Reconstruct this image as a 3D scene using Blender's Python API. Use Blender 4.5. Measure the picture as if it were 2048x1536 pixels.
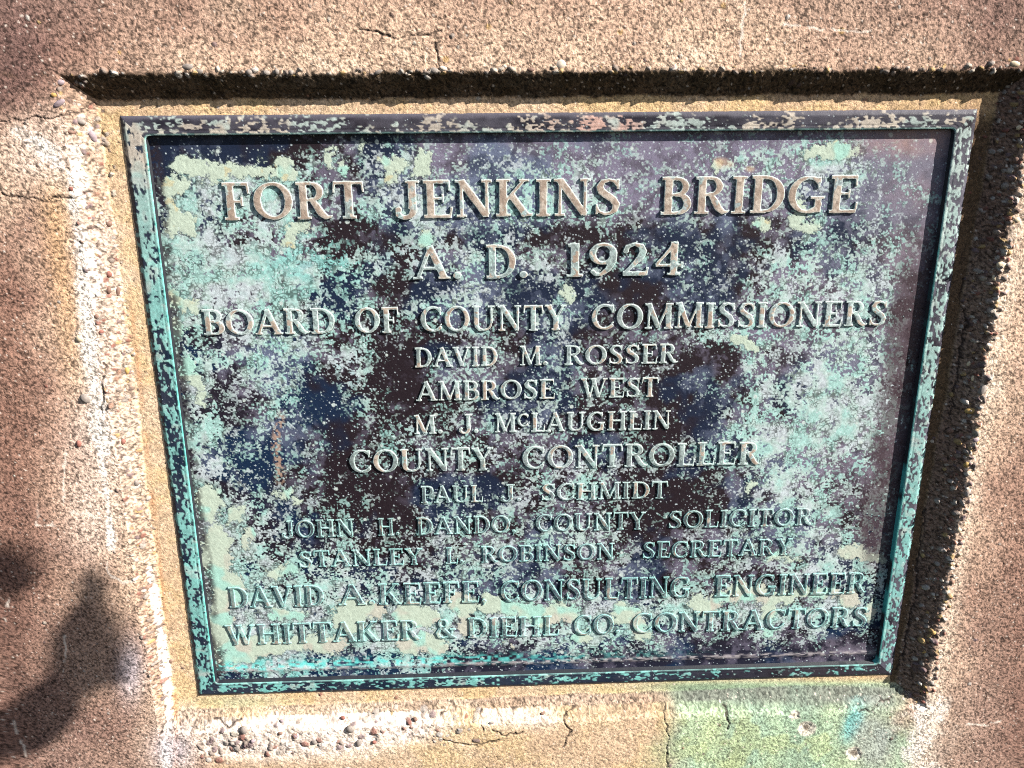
import bpy, math, random
import numpy as np
from mathutils import Matrix, Vector

for o in list(bpy.data.objects):
    bpy.data.objects.remove(o, do_unlink=True)
sc = bpy.context.scene
col = sc.collection

# ------------------------------------------------------------------ camera
# Plaque plane coordinates: x right, y DOWN, z OUT of the wall, origin at the plaque's centre.
F_PX, CX, CY = 1950.0, 1024.0, 768.0
Z0 = 1.20                                    # height of the plaque's centre above the ground
RC = np.array([[0.99910575, 0.00419956, -0.04207206], [-0.01820079, 0.94085935, -0.33830815], [0.03816314, 0.33877137, 0.94009443]])                        # rows: camera right, down, forward in plane axes (x, y down, z into the wall)
CAM = np.array([-0.089686, -0.435327, -1.046552])                      # camera position (x, y down, z into the wall)
PH = 0.71772                                  # plaque height (its width is 0.9 m)


def world(x, y, z):
    return (x, -z, Z0 - y)


def w_axis(a):                               # plane axis (x, down, into) to a world vector
    return Vector((a[0], a[2], -a[1]))


cam_d = bpy.data.cameras.new('camera')
cam = bpy.data.objects.new('camera', cam_d)
col.objects.link(cam)
right, up, back = w_axis(RC[0]), -w_axis(RC[1]), -w_axis(RC[2])
m = Matrix((right, up, back)).transposed().to_4x4()
m.translation = Vector((CAM[0], CAM[2], Z0 - CAM[1]))
cam.matrix_world = m
cam_d.sensor_width = 36.0
cam_d.lens = F_PX / 2048.0 * 36.0
cam_d.clip_start = 0.05
cam_d.clip_end = 200.0
sc.camera = cam

# ------------------------------------------------------------------ light
SUN = Vector((2.10, -1.0, 1.53)).normalized()      # towards the sun
EL = math.asin(SUN.z)
AZ = math.atan2(SUN.x, SUN.y)
wd = bpy.data.worlds.new('World')
sc.world = wd
wd.use_nodes = True
nt = wd.node_tree
bg = nt.nodes['Background']
sky = nt.nodes.new('ShaderNodeTexSky')
sky.sky_type = 'NISHITA'
sky.sun_disc = False
sky.sun_elevation = EL
sky.sun_rotation = AZ
nt.links.new(sky.outputs[0], bg.inputs[0])
bg.inputs[1].default_value = 0.05
sd = bpy.data.lights.new('sun', 'SUN')
sd.energy = 5.0
sd.angle = math.radians(0.5)
sd.color = (1.0, 0.95, 0.87)
so = bpy.data.objects.new('sun', sd)
so.rotation_euler = SUN.to_track_quat('Z', 'Y').to_euler()
so.location = (3, -2, 4)
col.objects.link(so)
sc.view_settings.view_transform = 'Standard'
sc.view_settings.look = 'None'
sc.view_settings.gamma = 1.0
sc.view_settings.use_curve_mapping = False
sc.view_settings.exposure = 1.42
try:
    sc.cycles.use_denoising = False
    sc.cycles.pixel_filter_type = 'BLACKMAN_HARRIS'
    sc.cycles.filter_width = 0.95
except Exception:
    pass


# ------------------------------------------------------------------ helpers
def plane_pt(u, v, z):
    """photo pixel to a point of the plane z (out of the wall)"""
    u = np.asarray(u, float)
    v = np.asarray(v, float)
    d0 = (u - CX) / F_PX
    d1 = (v - CY) / F_PX
    D = d0[..., None] * RC[0] + d1[..., None] * RC[1] + RC[2]
    s = (-z - CAM[2]) / D[..., 2]
    return CAM[0] + D[..., 0] * s, CAM[1] + D[..., 1] * s


def to_px(x, y, z=0.0):
    X = np.stack(np.broadcast_arrays(x - CAM[0], y - CAM[1], -z - CAM[2]), -1)
    c = X @ RC.T
    return c[..., 0] / c[..., 2] * F_PX + CX, c[..., 1] / c[..., 2] * F_PX + CY


_tabs = {}


def _tab(seed):
    if seed not in _tabs:
        _tabs[seed] = np.random.default_rng(seed).random((256, 256)).astype(np.float32)
    return _tabs[seed]


def vn(x, y, s, seed=0):
    """value noise, wavelength s, 0..1"""
    t = _tab(seed)
    X = x / s + 1000.37 + seed * 3.1
    Y = y / s + 1000.71 + seed * 1.7
    i = np.floor(X).astype(np.int32)
    j = np.floor(Y).astype(np.int32)
    fx = (X - i).astype(np.float32)
    fy = (Y - j).astype(np.float32)
    fx = fx * fx * (3 - 2 * fx)
    fy = fy * fy * (3 - 2 * fy)
    i0, i1, j0, j1 = i & 255, (i + 1) & 255, j & 255, (j + 1) & 255
    a = t[j0, i0] * (1 - fx) + t[j0, i1] * fx
    b = t[j1, i0] * (1 - fx) + t[j1, i1] * fx
    return a * (1 - fy) + b * fy


def fbm(x, y, s, seed=0, octs=4, gain=0.55):
    r = 0.0
    a = 1.0
    n = 0.0
    for k in range(octs):
        r = r + a * vn(x + 0.37 * k * s, y - 0.21 * k * s, s / (2.03 ** k), seed + 17 * k)
        n += a
        a *= gain
    return r / n


def rank(n):
    """spread a noise field to an even 0..1 distribution"""
    f = n.ravel()
    q = np.quantile(f[::max(1, f.size // 60000)], np.linspace(0, 1, 129))
    q = np.maximum.accumulate(q + np.arange(129) * 1e-9)
    return np.interp(f, q, np.linspace(0, 1, 129)).reshape(n.shape).astype(np.float32)


def sstep(a, b, x):
    t = np.clip((x - a) / (b - a), 0, 1)
    return t * t * (3 - 2 * t)


def mixc(c, d, f):
    return c * (1 - f[..., None]) + np.asarray(d, np.float32) * f[..., None]


def dots(x, y, cell, seed, prob, rmin, rmax):
    """scattered round flecks: soft mask 0..1"""
    r1, r2, r3 = _tab(seed), _tab(seed + 1), _tab(seed + 2)
    X = x / cell + 500
    Y = y / cell + 500
    i = np.floor(X).astype(np.int32)
    j = np.floor(Y).astype(np.int32)
    best = np.full(x.shape, -9.0, np.float32)
    pr = np.broadcast_to(prob, x.shape)
    for di in (-1, 0, 1):
        for dj in (-1, 0, 1):
            a, b = (i + di) & 255, (j + dj) & 255
            px = i + di + r1[b, a]
            py = j + dj + r2[b, a]
            q = r3[b, a]
            rad = (rmin + (rmax - rmin) * ((q * 7.31) % 1.0) ** 2) / cell
            d = np.sqrt((X - px) ** 2 + (Y - py) ** 2)
            mval = np.where(q < pr, (rad - d) * cell, -9)
            best = np.maximum(best, mval)
    return best                                   # signed depth inside the nearest fleck (metres)


def digit_map(txt):
    rows = [r.replace(' ', '').replace('|', '') for r in txt.strip().split('\n')]
    w = min(len(r) for r in rows)
    return np.array([[int(c) for c in r[:w]] for r in rows], np.float32)


def sample(M, u, v, x0, y0, step):
    X = np.clip((u - x0) / step - 0.5, 0, M.shape[1] - 1.001)
    Y = np.clip((v - y0) / step - 0.5, 0, M.shape[0] - 1.001)
    i = X.astype(np.int32)
    j = Y.astype(np.int32)
    fx, fy = X - i, Y - j
    return (M[j, i] * (1 - fx) + M[j, i + 1] * fx) * (1 - fy) + (M[j + 1, i] * (1 - fx) + M[j + 1, i + 1] * fx) * fy


def seg_dist(u, v, pts):
    d = np.full(u.shape, 1e9, np.float32)
    for (x0, y0), (x1, y1) in zip(pts[:-1], pts[1:]):
        dx, dy = x1 - x0, y1 - y0
        L = dx * dx + dy * dy + 1e-9
        t = np.clip(((u - x0) * dx + (v - y0) * dy) / L, 0, 1)
        d = np.minimum(d, np.hypot(u - x0 - t * dx, v - y0 - t * dy))
    return d


def grid_mesh(name, X, Y, Z, C, R, mat, parent=None, keep=None, skirt=None):
    """one mesh from a sheet of points (plane coordinates) with colour C and roughness R per point"""
    ny, nx = X.shape
    co = np.stack([X, -Z, Z0 - Y], -1).reshape(-1, 3).astype(np.float32)
    idx = np.arange(ny * nx).reshape(ny, nx)
    q = np.stack([idx[:-1, :-1], idx[1:, :-1], idx[1:, 1:], idx[:-1, 1:]], -1).reshape(-1, 4)
    C = C.reshape(-1, 3)
    R = np.broadcast_to(R, X.shape).reshape(-1)
    if keep is not None:
        kk = keep[:-1, :-1] | keep[1:, :-1] | keep[1:, 1:] | keep[:-1, 1:]
        q = q[kk.ravel()]
    used = np.unique(q)
    remap = np.zeros(ny * nx, np.int32)
    if skirt is not None and keep is None:
        rim = np.concatenate([idx[0, :], idx[1:, -1], idx[-1, -2::-1], idx[-2:0:-1, 0]])
        extra = co[rim].copy()
        extra[:, 1] = skirt
        base = len(co)
        co = np.concatenate([co, extra])
        C = np.concatenate([C, C[rim]])
        R = np.concatenate([R, R[rim]])
        n = len(rim)
        k = np.arange(n)
        k1 = (k + 1) % n
        q = np.concatenate([q, np.stack([rim[k], rim[k1], base + k1, base + k], -1)])
    else:
        remap[used] = np.arange(len(used))
        q = remap[q]
        co, C, R = co[used], C[used], R[used]
    me = bpy.data.meshes.new(name)
    me.vertices.add(len(co))
    me.vertices.foreach_set('co', co.ravel())
    me.loops.add(q.size)
    me.loops.foreach_set('vertex_index', q.ravel().astype(np.int32))
    me.polygons.add(len(q))
    me.polygons.foreach_set('loop_start', np.arange(0, q.size, 4, dtype=np.int32))
    me.polygons.foreach_set('use_smooth', np.ones(len(q), bool))
    at = me.attributes.new('tint', 'FLOAT_COLOR', 'POINT')
    at.data.foreach_set('color', np.concatenate([np.clip(C, 0, 1), np.ones((len(C), 1))], 1).astype(np.float32).ravel())
    ar = me.attributes.new('rough', 'FLOAT', 'POINT')
    ar.data.foreach_set('value', np.clip(R, 0.05, 1).astype(np.float32))
    me.update(calc_edges=True)
    me.validate()
    me.materials.append(mat)
    o = bpy.data.objects.new(name, me)
    col.objects.link(o)
    if parent is not None:
        o.parent = parent
    return o


def surface_material(name, grain, amount, bump, bump_scale, spec):
    mt = bpy.data.materials.new(name)
    mt.use_nodes = True
    n = mt.node_tree.nodes
    L = mt.node_tree.links
    bs = n['Principled BSDF']
    ac = n.new('ShaderNodeAttribute')
    ac.attribute_name = 'tint'
    ar = n.new('ShaderNodeAttribute')
    ar.attribute_name = 'rough'
    tc = n.new('ShaderNodeTexCoord')
    no = n.new('ShaderNodeTexNoise')
    no.inputs['Scale'].default_value = grain
    no.inputs['Detail'].default_value = 3.0
    no.inputs['Roughness'].default_value = 0.65
    L.new(tc.outputs['Object'], no.inputs['Vector'])
    mr = n.new('ShaderNodeMapRange')
    mr.inputs['From Min'].default_value = 0.3
    mr.inputs['From Max'].default_value = 0.7
    mr.inputs['To Min'].default_value = 1 - amount
    mr.inputs['To Max'].default_value = 1 + amount
    L.new(no.outputs['Fac'], mr.inputs['Value'])
    mx = n.new('ShaderNodeVectorMath')
    mx.operation = 'SCALE'
    L.new(ac.outputs['Color'], mx.inputs[0])
    L.new(mr.outputs['Result'], mx.inputs['Scale'])
    L.new(mx.outputs['Vector'], bs.inputs['Base Color'])
    L.new(ar.outputs['Fac'], bs.inputs['Roughness'])
    bs.inputs['Specular IOR Level'].default_value = spec
    nb = n.new('ShaderNodeTexNoise')
    nb.inputs['Scale'].default_value = bump_scale
    nb.inputs['Detail'].default_value = 4.0
    L.new(tc.outputs['Object'], nb.inputs['Vector'])
    bp = n.new('ShaderNodeBump')
    bp.inputs['Strength'].default_value = bump
    bp.inputs['Distance'].default_value = 0.001
    L.new(nb.outputs['Fac'], bp.inputs['Height'])
    L.new(bp.outputs['Normal'], bs.inputs['Normal'])
    return mt


M_CONC = surface_material('weathered_concrete', 900.0, 0.35, 0.5, 700.0, 0.2)
M_BRZ = surface_material('patinated_bronze', 1100.0, 0.22, 0.20, 900.0, 0.28)


def tag(o, label=None, cat=None, group=None, kind=None):
    for k, v in (('label', label), ('category', cat), ('group', group), ('kind', kind)):
        if v:
            o[k] = v
    return o


# ------------------------------------------------------------------ the concrete wall with its splayed recess
ZF, ZW = -0.003, 0.0175                       # recess floor and wall face (plaque front is 0)
INN = dict(tl=(-.467, -.371), tr=(.466, -.372), br=(.452, .366), bl=(-.479, .376))
OUT = dict(tl=(-.4965, -.399), tr=(.4945, -.399), br=(.4895, .393), bl=(-.497, .3965))


def lin(a, b, t0, t):                        # value on the line through two points
    return a[1] + (b[1] - a[1]) * (t - a[0]) / (b[0] - a[0])


def recess_t(x, y, wob=0.0):
    """0 on the recess floor, 1 on the wall face, between on the splays"""
    def side(vi0, vi1, vo0, vo1, along, val, sgn):
        i = lin(vi0, vi1, 0, along)
        o = lin(vo0, vo1, 0, along)
        return (val - i) * sgn / np.maximum((o - i) * sgn, 0.004)
    sw = lambda p: (p[1], p[0])
    tt = side(INN['tl'], INN['tr'], OUT['tl'], OUT['tr'], x, y + wob, -1)
    tb = side(INN['bl'], INN['br'], OUT['bl'], OUT['br'], x, y - wob, 1)
    tl = side(sw(INN['tl']), sw(INN['bl']), sw(OUT['tl']), sw(OUT['bl']), y, x + wob, -1)
    tr = side(sw(INN['tr']), sw(INN['br']), sw(OUT['tr']), sw(OUT['br']), y, x - wob, 1)
    return tt, tb, tl, tr


def axis(fine0, fine1, step, lo, hi, grow=1.07):
    a = list(np.arange(fine0, fine1, step))
    s = step
    while a[-1] < hi:
        s *= grow
        a.append(a[-1] + s)
    s = step
    while a[0] > lo:
        s *= grow
        a.insert(0, a[0] - s)
    return np.array(a)


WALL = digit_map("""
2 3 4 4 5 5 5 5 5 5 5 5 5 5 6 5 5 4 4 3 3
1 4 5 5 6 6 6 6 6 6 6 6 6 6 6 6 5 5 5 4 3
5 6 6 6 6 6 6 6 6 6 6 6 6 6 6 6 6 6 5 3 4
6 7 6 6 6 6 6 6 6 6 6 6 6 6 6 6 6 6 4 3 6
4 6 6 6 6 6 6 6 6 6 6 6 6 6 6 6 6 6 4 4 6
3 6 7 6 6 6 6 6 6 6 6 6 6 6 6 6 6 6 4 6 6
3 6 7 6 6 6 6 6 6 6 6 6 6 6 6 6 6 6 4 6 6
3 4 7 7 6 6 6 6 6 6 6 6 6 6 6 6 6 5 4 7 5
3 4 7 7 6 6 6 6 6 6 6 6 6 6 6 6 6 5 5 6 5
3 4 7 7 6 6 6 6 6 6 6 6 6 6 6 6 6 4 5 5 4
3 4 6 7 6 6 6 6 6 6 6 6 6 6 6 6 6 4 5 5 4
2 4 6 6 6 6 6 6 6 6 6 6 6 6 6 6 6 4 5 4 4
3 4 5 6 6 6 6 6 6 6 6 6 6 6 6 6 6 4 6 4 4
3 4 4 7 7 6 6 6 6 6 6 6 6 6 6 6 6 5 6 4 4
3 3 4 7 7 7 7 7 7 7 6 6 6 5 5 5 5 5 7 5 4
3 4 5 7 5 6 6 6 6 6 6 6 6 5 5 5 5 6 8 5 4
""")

CRACKS = [
    [(0, 242), (40, 240), (70, 232), (95, 238), (118, 236), (138, 226), (160, 224), (172, 214), (192, 205)],
    [(0, 385), (30, 393), (60, 396), (92, 402), (120, 392), (145, 400), (165, 388), (178, 384)],
    [(207, 725), (212, 742), (206, 760), (207, 785), (203, 812), (206, 832)],
    [(350, 1437), (392, 1436), (420, 1442), (455, 1458), (480, 1452)],
    [(318, 1470), (332, 1452), (346, 1438)],
    [(880, 1438), (915, 1428), (960, 1417), (975, 1420), (1030, 1424), (1090, 1420), (1120, 1422)],
    [(958, 1420), (963, 1432), (962, 1450), (967, 1462)],
    [(1128, 1495), (1132, 1478), (1142, 1462), (1129, 1445), (1131, 1435), (1145, 1426), (1170, 1418), (1210, 1412), (1250, 1408), (1285, 1418)],
    [(1333, 1420), (1332, 1445), (1336, 1470), (1334, 1500), (1336, 1536)],
    [(1448, 1418), (1456, 1436), (1454, 1458)],
    [(1720, 1425), (1745, 1420), (1775, 1408), (1792, 1402)],
    [(868, 85), (872, 115), (878, 130), (876, 145)],
    [(720, 60), (790, 75), (830, 72), (862, 66), (880, 62)],
    [(745, 202), (765, 196), (780, 190), (830, 186)],
    [(1795, 1340), (1812, 1280), (1815, 1245), (1830, 1190), (1838, 1100), (1850, 1020)],
    [(1925, 560), (1918, 600), (1930, 640), (1920, 680), (1908, 760), (1898, 830)],
    [(985, 1462), (1010, 1472), (1045, 1462)],
    [(880, 1480), (940, 1490), (1000, 1482)],
]
VEINS = [
    [(24, 1425), (30, 1452), (48, 1490), (62, 1530)],
    [(128, 1340), (132, 1300), (130, 1270)],
    [(128, 905), (128, 945), (126, 985), (131, 1000)],
    [(75, 1015), (75, 1052), (110, 1050)],
    [(140, 1024), (170, 1028), (205, 1036)],
    [(205, 1095), (213, 1120), (222, 1150), (245, 1165), (275, 1160)],
    [(1490, 10), (1488, 45), (1486, 75), (1480, 110)],
    [(1565, 50), (1610, 52), (1660, 60), (1720, 62), (1760, 55)],
    [(1840, 85), (1858, 94)],
    [(10, 1220), (18, 1195), (12, 1245)],
    [(1930, 1445), (1960, 1447), (1980, 1452), (2000, 1440)],
]

PEB_COL = np.array([(.23, .09, .07), (.30, .17, .12), (.12, .08, .07), (.34, .30, .27), (.45, .40, .34),
                    (.42, .29, .13), (.17, .12, .13), (.50, .46, .42), (.27, .22, .19)], np.float32)


def build_wall():
    xs = axis(-0.645, 0.605, 0.00112, -1.7, 1.7)
    ys = axis(-0.485, 0.535, 0.00112, -1.1, 1.19)
    X, Y = np.meshgrid(xs, ys)
    wob = (fbm(X, Y, 0.03, 3, 4) - 0.5) * 0.006 + (vn(X, Y, 0.0035, 8) - 0.5) * 0.0016
    tt, tb, tl, tr = recess_t(X, Y, wob)
    t = np.maximum(np.maximum(tt, tb), np.maximum(tl, tr))
    tc_ = np.clip(t, 0, 1)
    # slightly rounded arris and foot
    tsm = np.where((tb >= t - 1e-4), sstep(-.1, 1.25, t) * 1.0, tc_)
    tsm = np.clip(np.where(tb >= t - 1e-4, tsm / sstep(-.1, 1.25, np.float64(1.25)), tc_), 0, 1)
    prof = tsm - 0.03 * np.sin(tc_ * 2 * np.pi)
    Z = ZF + (ZW - ZF) * prof
    U, V = to_px(X, Y, np.where(t > 0.5, ZW, ZF))
    on_wall = sstep(0.85, 1.02, t)
    on_floor = 1 - sstep(0.0, 0.12, t)
    splay = np.clip(1 - on_wall - on_floor, 0, 1)
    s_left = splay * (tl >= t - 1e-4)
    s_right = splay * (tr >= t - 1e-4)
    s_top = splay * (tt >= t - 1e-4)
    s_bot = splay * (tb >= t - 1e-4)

    # ---- relief
    gr1 = fbm(X, Y, 0.0034, 21, 3, .75) - .5
    gr2 = vn(X, Y, 0.0017, 33) - .5
    big = fbm(X, Y, 0.12, 41, 4) - .5
    rough_amt = 0.60 - 0.15 * s_left + 1.9 * s_right + 0.8 * s_top - 0.25 * on_floor
    Z = Z + rough_amt * (0.0011 * gr1 + 0.00075 * gr2) + 0.004 * big * on_wall

    # ---- base colour of the cement skin
    wu = U + (fbm(X, Y, .06, 51, 4) - .5) * 130
    wv = V + (fbm(X, Y, .06, 61, 4) - .5) * 130
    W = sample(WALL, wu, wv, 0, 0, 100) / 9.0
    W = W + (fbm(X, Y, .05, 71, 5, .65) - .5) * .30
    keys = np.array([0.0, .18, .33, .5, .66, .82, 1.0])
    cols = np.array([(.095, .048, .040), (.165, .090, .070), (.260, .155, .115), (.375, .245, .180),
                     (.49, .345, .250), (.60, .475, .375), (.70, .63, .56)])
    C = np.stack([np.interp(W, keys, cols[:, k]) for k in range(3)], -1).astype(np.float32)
    # vignette painted as brown at the far corners, ochre on the floor strips
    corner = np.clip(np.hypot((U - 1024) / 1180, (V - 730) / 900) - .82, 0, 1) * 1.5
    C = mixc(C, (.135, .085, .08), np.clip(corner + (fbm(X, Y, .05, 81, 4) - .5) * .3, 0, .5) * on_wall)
    och = on_floor * (.30 + .5 * sstep(.35, .75, fbm(X, Y, .03, 91, 4)))
    C = mixc(C, (.52, .36, .17), np.clip(och, 0, .7))
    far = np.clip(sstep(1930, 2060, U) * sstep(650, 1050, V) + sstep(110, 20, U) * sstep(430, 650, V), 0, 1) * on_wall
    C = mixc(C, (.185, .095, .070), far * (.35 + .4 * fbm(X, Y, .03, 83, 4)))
    pale = np.exp(-((U - 95) / 75) ** 2 - ((V - 300) / 60) ** 2) + .9 * np.exp(-((U - 190) / 55) ** 2) * sstep(380, 480, V) * sstep(1180, 1000, V)
    C = mixc(C, (.62, .50, .43), np.clip(pale * (.35 + .7 * fbm(X, Y, .03, 85, 4)), 0, .75))
    # raw sandy edge where the dirt has washed off, left and right
    oe = np.exp(-((U - np.interp(V, [300, 500, 650, 1536], [95, 120, 140, 190])) / 30) ** 2) * sstep(330, 430, V) * sstep(900, 600, V)
    C = mixc(C, (.46, .27, .12), oe * .55)
    C = C * (1 - .42 * s_left - .46 * s_bot)[..., None]  # left and bottom splays painted darker to offset the strong sun on them
    # sill and wall under the plaque
    under = sstep(1395, 1440, V) * sstep(395, 470, U) * (1 - sstep(1320, 1360, U))
    C = mixc(C, (.50, .36, .20), under * (.35 + .5 * sstep(.4, .7, fbm(X, Y, .05, 95, 4))))
    # rust run beside the plaque's left edge
    rl = np.abs(U - np.interp(V, [200, 603, 927, 1428], [226, 262, 297, 352])) / 7.5
    C = mixc(C, (.47, .235, .12), np.clip(1.1 - rl, 0, 1) * sstep(.3, .6, fbm(X, Y, .04, 97, 4)) * sstep(520, 700, V) * .75)
    # copper-green wash below the plaque at the right
    gw = sstep(1270, 1400, wu) * (1 - sstep(1765, 1830, wu)) * sstep(1352, 1375, V)
    gtone = fbm(X, Y * .5, .06, 101, 4)
    green = np.stack(np.broadcast_arrays(.17 + .22 * gtone, .36 + .13 * gtone, .25 + .06 * (1 - gtone)), -1)
    green = green * (.82 + .36 * vn(X, Y * .2, .018, 102))[..., None]
    C = C * (1 - (gw * .80)[..., None]) + green * (gw * .80)[..., None]
    greyband = gw * sstep(1362, 1376, V) * (1 - sstep(1405, 1430, V + 14 * (gtone - .5)))
    C = mixc(C, (.115, .118, .105), np.clip(greyband * (.45 + .9 * gtone), 0, .9))
    yel = gw * sstep(.5, .62, fbm(X, Y, .035, 105, 3)) * sstep(1410, 1440, V)
    C = mixc(C, (.40, .44, .20), yel * .4)
    g2 = np.exp(-(((U - 1560) / 330) ** 2 + ((V - 1378) / 16) ** 2)) + np.exp(-(((U - 480) / 90) ** 2 + ((V - 1405) / 14) ** 2)) * .7
    C = mixc(C, (.25, .38, .22), np.clip(g2, 0, 1) * .55 * on_floor)
    tq = np.exp(-((U - 1710 + (V - 1440) * .35) / 17) ** 2 - ((V - 1448) / 30) ** 2) * 1.3
    C = mixc(C, (.10, .42, .40), np.clip(tq * (.5 + fbm(X, Y, .01, 107, 3)), 0, .85))
    gry = np.exp(-((U - 1745) / 45) ** 2 - ((V - 1480) / 60) ** 2)
    C = mixc(C, (.30, .31, .30), np.clip(gry, 0, .7))
    for cu, cv, cr in ((1613, 1457, 17), (1710, 1508, 16), (1590, 1430, 9)):
        dd = np.hypot((U - cu) * .8 + 6 * (vn(X, Y, .004, 109) - .5), V - cv)
        C = mixc(C, (.55, .50, .42), sstep(cr, cr * .7, dd) * .9)
        C = mixc(C, (.10, .07, .05), sstep(cr * .45, cr * .25, dd) * .8)
        Z = Z - .0015 * sstep(cr * .9, cr * .4, dd)
    # lime streaks: left band, lower left corner, right foot
    lime = np.zeros_like(X)
    for pts, w in (([(150, 300), (150, 430), (170, 520), (175, 640), (195, 820), (205, 900)], 20),
                   ([(200, 900), (212, 980), (222, 1090)], 9),
                   ([(322, 1290), (338, 1380), (340, 1430), (330, 1470), (335, 1536)], 11),
                   ([(1862, 1420), (1835, 1470), (1835, 1540)], 32),
                   ([(30, 262), (80, 285), (120, 330)], 20),
                   ([(300, 1120), (322, 1250), (330, 1330)], 7)):
        d = seg_dist(U, V, pts)
        lime = np.maximum(lime, np.exp(-(d / w) ** 2))
    lime = np.clip(lime * 1.15 - .85 * rank(fbm(X, Y, .024, 111, 6, .72)), 0, 1)
    C = mixc(C, (.72, .66, .60), np.clip(lime * 1.25, 0, .85))
    lav = np.exp(-((U - 262) / 24) ** 2 - ((V - 1340) / 55) ** 2) + np.exp(-((U - 345) / 40) ** 2 - ((V - 1500) / 40) ** 2)
    C = mixc(C, (.50, .45, .50), np.clip(lav * .7, 0, .6))
    # broken white edge of the sill
    rub = sstep(365, 430, U + 40 * (gtone - .5)) * (1 - sstep(800, 965, U)) * np.exp(-((V - np.interp(U, [370, 600, 960], [1488, 1474, 1442]) + 30 * (fbm(X, Y, .03, 115, 3) - .5)) / np.interp(U, [370, 520, 700, 960], [22, 44, 46, 20])) ** 4)
    rub2 = np.exp(-((V - 1440) / 16) ** 2) * sstep(950, 970, U) * (1 - sstep(1080, 1140, U))
    rub = np.clip(rub + .7 * rub2, 0, 1)
    C = mixc(C, (.74, .63, .56), rub * (.6 + .4 * rank(fbm(X, Y, .006, 118, 3))))
    Z = Z - rub * (0.004 * fbm(X, Y, .012, 117, 3))
    # near-black painted on the top splay to deepen its shade
    top_shade = np.clip(s_top * 1.2 + .6 * np.exp(-((tt - 1.0) / .12) ** 2) * sstep(.45, .6, fbm(X, Y, .02, 121, 4)) * (V < 260), 0, 1)
    C = mixc(C, (.034, .022, .009), top_shade * (.8 + .2 * fbm(X, Y, .02, 123, 3)))
    C = mixc(C, (.115, .070, .052), s_right * .80)  # right splay painted darker to deepen its shade
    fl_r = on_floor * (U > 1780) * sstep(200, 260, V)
    C = mixc(C, (.075, .045, .026), fl_r * .92)  # shade on the right floor strip painted into its colour
    lip = np.exp(-((tr - 1.25) / .35) ** 2) * on_wall * (U > 1700) * sstep(250, 420, V)
    C = mixc(C, (.62, .50, .39), lip * (.25 + .5 * rank(vn(X, Y, .003, 125))))
    # rust-orange lichen specks on the top face
    lic = dots(X, Y, .03, 131, .12, .0015, .005)
    C = mixc(C, (.36, .22, .06), sstep(0, .0012, lic) * .6 * (V < 150))

    # ---- grains of sand
    g = rank(vn(X, Y, .00125, 141) * .65 + vn(X, Y, .0024, 143) * .35)
    amp = 1.1 - .45 * on_floor - .25 * gw - .4 * under
    k = 1 + amp * (np.where(g > .5, (g - .5) * 1.05, (g - .5) * 1.5))
    C = C * k[..., None]
    lt = dots(X, Y, .0062, 151, .45 * (1 - .5 * on_floor), .0004, .0014)
    C = mixc(C, (.72, .62, .54), sstep(0, .0006, lt) * .75)
    dk = dots(X, Y, .0058, 161, .42, .0004, .0013)
    pit = sstep(0, .0006, dk)
    C = mixc(C, (.06, .035, .03), pit * .75)
    Z = Z - pit * .0006

    # ---- pebbles of the aggregate bedded in the face
    rg = np.random.default_rng(7)
    peb = []

    def pebble(u, v, size, asp, ang, h, c):
        peb.append((u, v, size, asp, ang, h, c))

    def inner_left(v):
        return np.interp(v, [200, 603, 927, 1428], [205, 258, 292, 350])

    def outer_left(v):
        return np.interp(v, [148, 1465], [118, 320])

    def outer_right(v):
        return np.interp(v, [135, 500, 1025, 1412], [2075, 2010, 1922, 1850])

    def inner_right(v):
        return np.interp(v, [190, 1360], [1992, 1800])
    for _ in range(330):
        v = rg.uniform(160, 1400)
        a, b = outer_left(v), inner_left(v)
        u = a + (b - a) * rg.beta(1.6, 1.4) - 6
        pebble(u, v, rg.choice([.0016, .0022, .003, .0042], p=[.45, .3, .18, .07]), rg.uniform(.5, .9), rg.uniform(0, 3.14), rg.uniform(.2, .5), rg.integers(9))
    for _ in range(620):
        v = rg.uniform(180, 1400)
        a, b = inner_right(v), outer_right(v)
        u = a + (b - a) * rg.beta(2.2, 1.1) + 4
        pebble(u, v, rg.choice([.0016, .0024, .0034, .0046], p=[.4, .34, .2, .06]), rg.uniform(.55, .95), rg.uniform(0, 3.14), rg.uniform(.4, .95), rg.integers(9))
    for _ in range(120):
        u = rg.uniform(150, 2040)
        pebble(u, 147 + rg.normal(0, 4) - (u - 150) * .006, rg.choice([.0016, .0024, .0036]), rg.uniform(.45, .8), rg.normal(0, .5), rg.uniform(.3, .8), rg.choice([3, 4, 7, 8, 5]))
    for _ in range(130):
        u = rg.uniform(400, 960)
        v = np.interp(u, [370, 600, 960], [1484, 1472, 1442]) + rg.normal(0, 17)
        pebble(u, v, rg.choice([.002, .003, .0045, .006], p=[.4, .3, .2, .1]), rg.uniform(.5, .9), rg.uniform(0, 3.14), rg.uniform(.15, .3), rg.choice([0, 3, 3, 4, 6, 7, 8]))
    for _ in range(260):
        u, v = rg.uniform(-100, 2150), rg.uniform(-60, 1600)
        pebble(u, v, rg.choice([.0014, .002, .0028]), rg.uniform(.6, .95), rg.uniform(0, 3.14), .25, rg.integers(9))
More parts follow.
